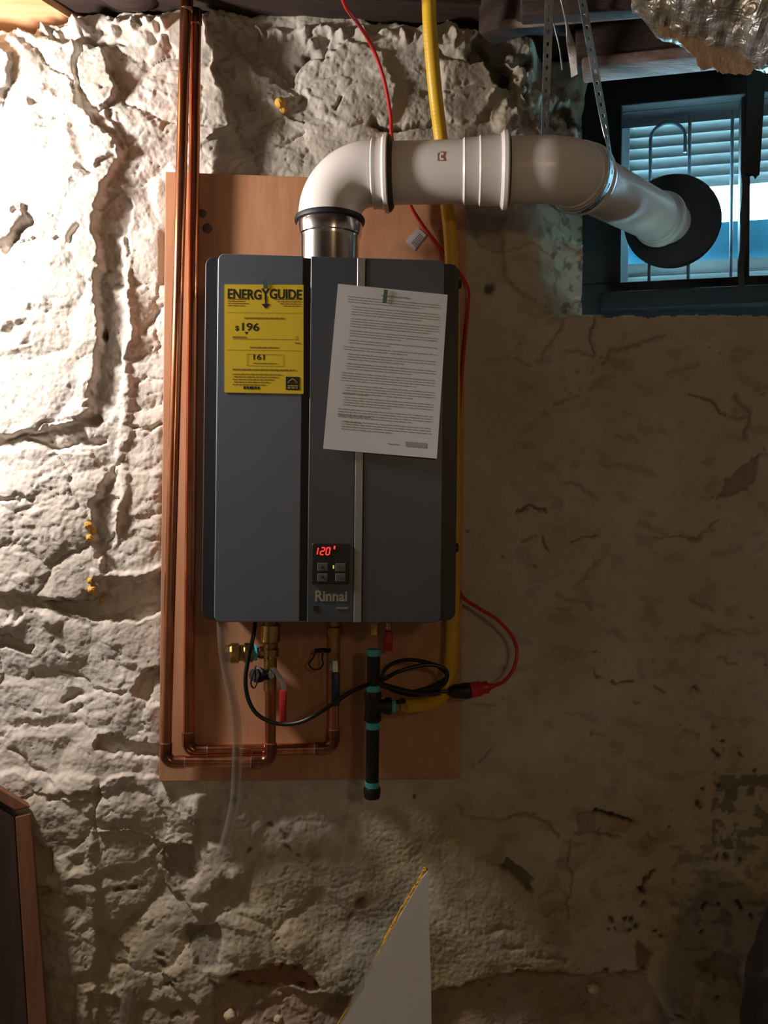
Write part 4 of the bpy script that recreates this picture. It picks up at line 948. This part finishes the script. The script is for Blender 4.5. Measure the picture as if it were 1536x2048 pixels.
mk('jacket', tube(B(), res, RY, 16, rfun=lambda t: RY+.0001*math.sin(t*pl0/.0075*2*math.pi)), 'yellow_gas', yl, ang=60)
e_ = P(806, 1412, GY); mk('end_fitting', lathe(B(), e_+Vector((.004, 0, 0)), e_-Vector((1, 0, 0)), [(0, .0155), (.010, .0155), (.012, .0125), ((e_-so).length-.040, .0125)], 6), 'brass', yl, ang=20)

# ------------------------------------------------------------------ cords
rc = empty('extension_lead', P(960, 1376, YF+.16), 'thin red extension cord hanging from the ceiling, plug end below right of heater', 'cord')
cable = smooth_path([P(670, -60, 1.60), P(690, 10, 1.66), P(718, 50, 1.72), P(745, 95, 1.78), P(768, 160, 1.80), P(781, 230, 1.81), P(783, 270, 1.81), P(795, 340, 1.82), P(818, 405, 1.825), P(845, 450, 1.832), P(885, 502, 1.835), P(915, 540, 1.835), P(933, 570, 1.835), P(937, 600, 1.835), P(928, 700, 1.835), P(920, 800, 1.835), P(916, 900, 1.835), P(914, 1050, 1.835), P(914, 1160, 1.830), P(927, 1195, 1.82), P(955, 1215, 1.81), P(995, 1240, 1.80), P(1024, 1272, 1.81), P(1034, 1305, 1.81), P(1026, 1340, 1.80), P(1006, 1364, 1.79), P(985, 1372, 1.78)], 8)
mk('cable', tube(B(), cable, .0038, 10), 'red_cord', rc)
pe = P(990, 1371, 1.78); pd = P(940, 1381, 1.775)
LP = (pe-pd).length
mk('socket_end', lathe(B(), pe, pd, [(0, .0045), (.006, .006), (.012, .0075), (.016, .013), (.028, .0125), (.032, .0155), (LP, .0160), (LP+.001, .012)], 16), 'red_cord', rc)
bc = empty('power_lead', P(830, 1360, YF+.1), 'black power cord of the heater, coiled right of the drip leg', 'cord')
YC = YF+.105
pts = smooth_path([Vector((P(512, 1240, YC+.03).x, YC+.03, hz0)), P(507, 1270, YC), P(496, 1320, YC), P(491, 1365, YC), P(499, 1405, YC), P(520, 1433, YC), P(560, 1448, YC), P(605, 1443, YC-.01), P(655, 1415, YC-.02), P(700, 1385, YC-.01), P(735, 1370, YC+.006), P(765, 1360, YC+.05), P(800, 1342, YC+.05), P(850, 1330, YC+.05), P(885, 1335, YC+.05), P(895, 1352, YC+.05), P(880, 1375, YC+.05), P(835, 1390, YC+.05), P(790, 1382, YC+.055), P(765, 1366, YC+.055), P(768, 1342, YC+.06), P(790, 1325, YC+.06), P(825, 1320, YC+.06), P(870, 1330, YC+.06), P(893, 1348, YC+.062), P(885, 1362, YC+.062), P(850, 1378, YC+.066), P(810, 1384, YC+.066), P(778, 1374, YC+.066), P(762, 1372, YC+.06), P(790, 1378, YC+.07), P(840, 1384, YC+.07), P(905, 1382, YC+.07)], 8)
mk('cable', tube(B(), pts, .0040, 10), 'black_cord', bc)
pf = P(903, 1383, 1.775)
mk('plug', lathe(B(), pf, pd, [(-.008, .004), (-.004, .009), (.006, .0145), (.020, .0150), (.024, .0165), ((pd-pf).length-.0012, .0165)], 16), 'black_cord', bc)
# short coil bundle (the plaited tail)
pts = smooth_path([P(765, 1370, YC+.045), P(790, 1377, YC+.045), P(830, 1386, YC+.045), P(880, 1386, YC+.045)], 6)
mk('cable_tail', tube(B(), pts, .0055, 10), 'black_cord', bc)

# ------------------------------------------------------------------ clear drain tube
tp_ = [Vector((P(443, 1240, YF+.08).x, YF+.08, hz0+.002)), P(446, 1290, YF+.08), P(455, 1350, YF+.09), P(468, 1410, YF+.10), P(474, 1470, YF+.12), P(473, 1550, YF+.14), P(466, 1620, YF+.15), P(440, 1710, YF+.155), P(395, 1780, YF+.16), P(340, 1850, YF+.165), P(290, 1900, YF+.165), P(262, 1960, YF+.165), P(248, 2030, YF+.165), P(240, 2150, YF+.165), P(236, 2400, YF+.165)]
mk('drain_tube', tube(B(), smooth_path(tp_, 10), .0098, 18, False), 'tube', None, label='clear plastic drain tube hanging from the heater down to the left', cat='tube')

# ------------------------------------------------------------------ labels
def sheet(name, cor, mat, parent, bulge=0., th=.0005, nx_=12, nz_=16, lift=0.):
    bl, br, tr, tl_ = cor; bm = B(); g = {}
    def pt(s, t):
        p = (bl*(1-s)+br*s)*(1-t)+(tl_*(1-s)+tr*s)*t; p = p.copy()
        p.y -= bulge*(s*s*(1-t)*.7+(1-t)**2*.3)+lift; return p
    for k in (0, 1):
        for i in range(nx_+1):
            for j in range(nz_+1):
                p = pt(i/nx_, j/nz_); p.y -= th*k; g[k, i, j] = bm.verts.new(p)
    for i in range(nx_):
        for j in range(nz_):
            for k in (0, 1): bm.faces.new((g[k, i, j], g[k, i+1, j], g[k, i+1, j+1], g[k, i, j+1]))
    for i in range(nx_):
        for j in (0, nz_): bm.faces.new((g[0, i, j], g[0, i+1, j], g[1, i+1, j], g[1, i, j]))
    for j in range(nz_):
        for i in (0, nx_): bm.faces.new((g[0, i, j], g[0, i, j+1], g[1, i, j+1], g[1, i, j]))
    mk(name, bm, mat, parent)
    return lambda s, t, o=0.: pt(s, t)-Vector((0, th+.00025+o, 0))
def bar(bm, f, s0, s1, t0, t1, th=.0001):
    q_ = [f(s0, t0), f(s1, t0), f(s1, t1), f(s0, t1)]; k = Vector((0, -th, 0)); hexa(bm, q_+[p+k for p in q_])
def words(bm, f, s0, s1, t, h, rn):
    s = s0
    while s < s1:
        w_ = rn.uniform(.015, .06); e = min(s+w_, s1); bar(bm, f, s, e, t-h/2, t+h/2); s = e+.012
rn = random.Random(3)
yc = [Fp(449, 785), Fp(607, 788), Fp(607, 570), Fp(449, 569)]
el = empty('energy_label', yc[0].lerp(yc[1], .5), 'yellow energy rating card taped to the left of the heater front', 'label')
f = sheet('card', yc, 'yellow_paper', el, 0., .0005, lift=.0007)
def ft(u, v, o=.0): p = Fp(u, v); return Vector((p.x, YF-.0007-.0006-o, p.z))
tm = [text_mesh('ENERG', .0245, ft(489, 590), .0007, .80), text_mesh('Y', .0275, ft(531, 590), .0007, .80), text_mesh('GUIDE', .0245, ft(571, 590), .0007, .80),
      text_mesh('$', .012, ft(474, 657), .0002, 1.1), text_mesh('196', .0195, ft(499, 655), .0003, 1.2), text_mesh('161', .0140, ft(518, 715), .0002, 1.25)]
bm = join_meshes(tm)
box(bm, ft(529.8, 612)-Vector((0, .0003, 0)), ft(533.2, 592)); 
q_ = [ft(523, 608), ft(540, 608), ft(531.5, 618)]; v_ = [bm.verts.new(p) for p in q_]+[bm.verts.new(p-Vector((0, .0003, 0))) for p in q_]; bm.faces.new(v_[:3]); bm.faces.new(v_[3:])
q_ = [ft(489, 664), ft(497, 664), ft(493, 670)]; v_ = [bm.verts.new(p) for p in q_]; bm.faces.new(v_)
bmesh.ops.remove_doubles(bm, verts=bm.verts[:], dist=1e-5); islands('letter', bm, 'ink', el)
bm = B()
for k in range(4): words(bm, f, .04, .30-.05*(k % 2), .865-.02*k, .008, rn); words(bm, f, .62+.04*k, .96, .865-.02*k, .008, rn)
words(bm, f, .25, .75, .690, .014, rn); words(bm, f, .32, .68, .420, .012, rn)
bar(bm, f, .10, .27, .508, .520); bar(bm, f, .10, .92, .497, .500); bar(bm, f, .905, .912, .49, .53); words(bm, f, .89, .95, .465, .012, rn); bar(bm, f, .03, .97, .395, .397); bar(bm, f, .03, .97, .74, .742)
for (s0, s1, t0, t1) in ((.28, .74, .355, .358), (.28, .74, .25, .253), (.28, .283, .25, .358), (.737, .74, .25, .358)): bar(bm, f, s0, s1, t0, t1)
words(bm, f, .36, .66, .275, .008, rn); words(bm, f, .10, .90, .215, .013, rn)
for k in range(5): words(bm, f, .10+.02*(k % 2), .72-.05*k, .172-.024*k, .009, rn)
mk('small_print', bm, 'ink_soft', el, smooth=False, kind='stuff'); bm = B()
words(bm, f, .24, .44, .048, .026, rn); bar(bm, f, .775, .95, .035, .155); mk('printed_logo', bm, 'ink', el, smooth=False, kind='stuff')
bm = B(); f2_ = lambda s, t, o=0: f(s, t)-Vector((0, .0004, 0))
for k in range(10): t = k/9; bar(bm, f2_, .80+.11*t, .80+.11*t+.012, .10+.03*math.sin(t*3.1), .107+.03*math.sin(t*3.1))
bar(bm, f2_, .80, .93, .068, .074); words(bm, f2_, .80, .93, .052, .008, rn); mk('printed_logo_lines', bm, 'yellow_paper', el, smooth=False, kind='stuff')
bm = B(); q_ = [ft(526, 600, .0006), ft(534, 600, .0006), ft(534, 562, .0006), ft(526, 562, .0006)]; k = Vector((0, -.0002, 0)); hexa(bm, q_+[p+k for p in q_]); q2 = B()
hexa(q2, [ft(527, 578, .0008), ft(536, 578, .0008), ft(536, 562, .0008), ft(527, 562, .0008)]+[p-Vector((0, .0002, 0)) for p in (ft(527, 578, .0008), ft(536, 578, .0008), ft(536, 562, .0008), ft(527, 562, .0008))]); bm.free()
mk('tape', q2, 'tape_green', el, smooth=False, label='scrap of green tape')
pc_ = [Fp(646, 898), Fp(872, 918), Fp(895, 590), Fp(676, 568)]
ins = empty('instruction_sheet', pc_[0].lerp(pc_[1], .5), 'white printed sheet taped crookedly to the right of the heater front', 'paper')
f = sheet('paper', pc_, 'paper', ins, .010, .0004, lift=.0016)
bm = B()
words(bm, f, .40, .66, .955, .008, rn)
t = .93
while t > .13:
    blk = rn.choice((2, 3, 3, 4)); ind = rn.choice((.10, .14, .14))
    for k in range(blk):
        words(bm, f, ind, .93 if k < blk-1 else rn.uniform(.45, .85), t, .0042, rn); t -= .0155
    t -= .011
mk('printed_text', bm, 'ink_grey', ins, smooth=False, kind='stuff')
bm = B(); words(bm, f, .10, .38, .215, .008, rn); words(bm, f, .12, .33, .345, .007, rn); bar(bm, f, .715, .90, .058, .088); mk('printed_mark', bm, 'ink_grey', ins, smooth=False, kind='stuff')
bm = B(); words(bm, f, .17, .30, .175, .004, rn); mk('red_line', bm, 'ink_red', ins, smooth=False); bm = B(); words(bm, f, .56, .66, .065, .006, rn); mk('red_line', bm, 'ink_grey', ins, smooth=False)
bm = B(); q_ = [Fp(765, 606, .0032), Fp(773, 606, .0032), Fp(776, 580, .0032), Fp(768, 579, .0032)]; hexa(bm, q_+[p-Vector((0, .0003, 0)) for p in q_]); mk('tape', bm, 'tape_green', ins, smooth=False, label='strip of green tape')

# ------------------------------------------------------------------ bottom: torn board, wooden frame, bag, foam
ty = 1.70
outl = [(856, 1742), (858, 1850), (862, 1960), (863, 2048), (864, 2300), (560, 2300), (640, 2110), (682, 2048), (720, 1990), (748, 1945), (775, 1880), (800, 1832), (828, 1785), (845, 1755)]
tbd = empty('fibreboard_scrap', P(780, 2300, ty), 'grey board scrap with torn yellow diagonal edge leaning at the bottom', 'board')
bm = prism([P(u, v, ty) for u, v in outl], Vector((0, .011, 0)))
mk('face', bm, 'board_grey', tbd, smooth=False)
ed = smooth_path([P(u, v, ty+.006) for u, v in ((852, 1735), (843, 1752), (826, 1782), (798, 1829), (773, 1877), (746, 1942), (718, 1987), (680, 2045), (638, 2107), (558, 2298))], 8)
rn = random.Random(9); bm = B(); tube(bm, ed, .004, 8)
for v in bm.verts: v.co += Vector((rn.uniform(-.0015, .0015), rn.uniform(-.001, .001), rn.uniform(-.001, .001)))
mk('torn_edge', bm, 'board_edge', tbd, smooth=False, label='ragged yellow core along the tear')
yb = 1.80
wf = empty('wooden_frame', P(60, 2300, yb), 'dark wooden frame with brown front batten leaning at the lower left', 'frame')
def slab(ptsA, ptsB, name, mat):
    bm = B(); v = hexa(bm, ptsA+ptsB); bmesh.ops.bevel(bm, geom=list({e for q_ in v for e in q_.link_edges}), offset=.0025, segments=2, profile=.5, affect='EDGES'); mk(name, bm, mat, wf, smooth=False)
slab([P(30, 1634, yb), P(62, 1626, yb), P(124, 2420, yb), P(80, 2420, yb)], [P(33, 1628, yb+.03), P(64, 1620, yb+.03), P(124, 2420, yb+.03), P(80, 2420, yb+.03)], 'batten', 'post_warm')
slab([P(-260, 1462, yb+.004), P(29, 1634, yb+.004), P(79, 2420, yb+.004), P(-260, 2420, yb+.004)], [P(-240, 1440, yb+.035), P(31, 1617, yb+.035), P(79, 2420, yb+.035), P(-240, 2420, yb+.035)], 'board', 'post_dark')
slab([P(-260, 1450, yb-.002), P(30, 1622, yb-.002), P(62, 1614, yb-.002), P(-230, 1440, yb-.002)], [P(-260, 1430, yb+.04), P(0, 1588, yb+.04), P(58, 1606, yb+.04), P(-230, 1425, yb+.04)], 'top_rail', 'post_warm')
# black bag
bm = B(); bmesh.ops.create_icosphere(bm, subdivisions=5, radius=1, matrix=Matrix.Identity(4))
bp_ = P(1660, 2080, 1.45)
cc = np.array([v.co[:] for v in bm.verts]); nzv = fbm(cc[:, 0]*1.6+3, cc[:, 2]*1.6+cc[:, 1]*1.3, 131, 4)
for v, k in zip(bm.verts, nzv):
    v.co = bp_+Vector((v.co.x*.142, v.co.y*.14, v.co.z*.27))*(1+.10*k)
mk('black_bag', bm, 'bag', None, label='black bulging bag at the lower right corner', cat='bag')
def foam(name, u, v, r, mat, parent, y=None, **kw):
    p = P(u, v, YW); p.y = surf_y(p)-r*.5 if y is None else y; bm = B(); bmesh.ops.create_icosphere(bm, subdivisions=3, radius=1)
    cc = np.array([q_.co[:] for q_ in bm.verts]); k_ = fbm(cc[:, 0]*1.5+u, cc[:, 2]*1.5+cc[:, 1], 141, 2)
    for q_, k in zip(bm.verts, k_): q_.co = p+Vector(q_.co)*r*(1+.18*k)
    return mk(name, bm, mat, parent, **kw)
foam('foam_knob', 460, 2032, .0125, 'foam', None, label='pale round knob on the wall at the bottom, left of the board scrap', cat='knob', group='pale knobs low on the wall')
foam('foam_knob', 556, 2042, .0095, 'foam', None, label='small pale knob at the bottom edge, just left of the torn board', cat='knob', group='pale knobs low on the wall')
foam('foam_knob', 1191, 1984, .0135, 'foam', None, label='pale round knob low on the wall right of the board scrap', cat='knob', group='pale knobs low on the wall')
for (u, v, r) in ((182, 1050, .008), (185, 1062, .009), (186, 1075, .007), (186, 1160, .006), (189, 1178, .009), (200, 1200, .006), (560, 206, .011), (566, 214, .009)):
    foam('foam_spot', u, v, r, 'foam_y', wall)
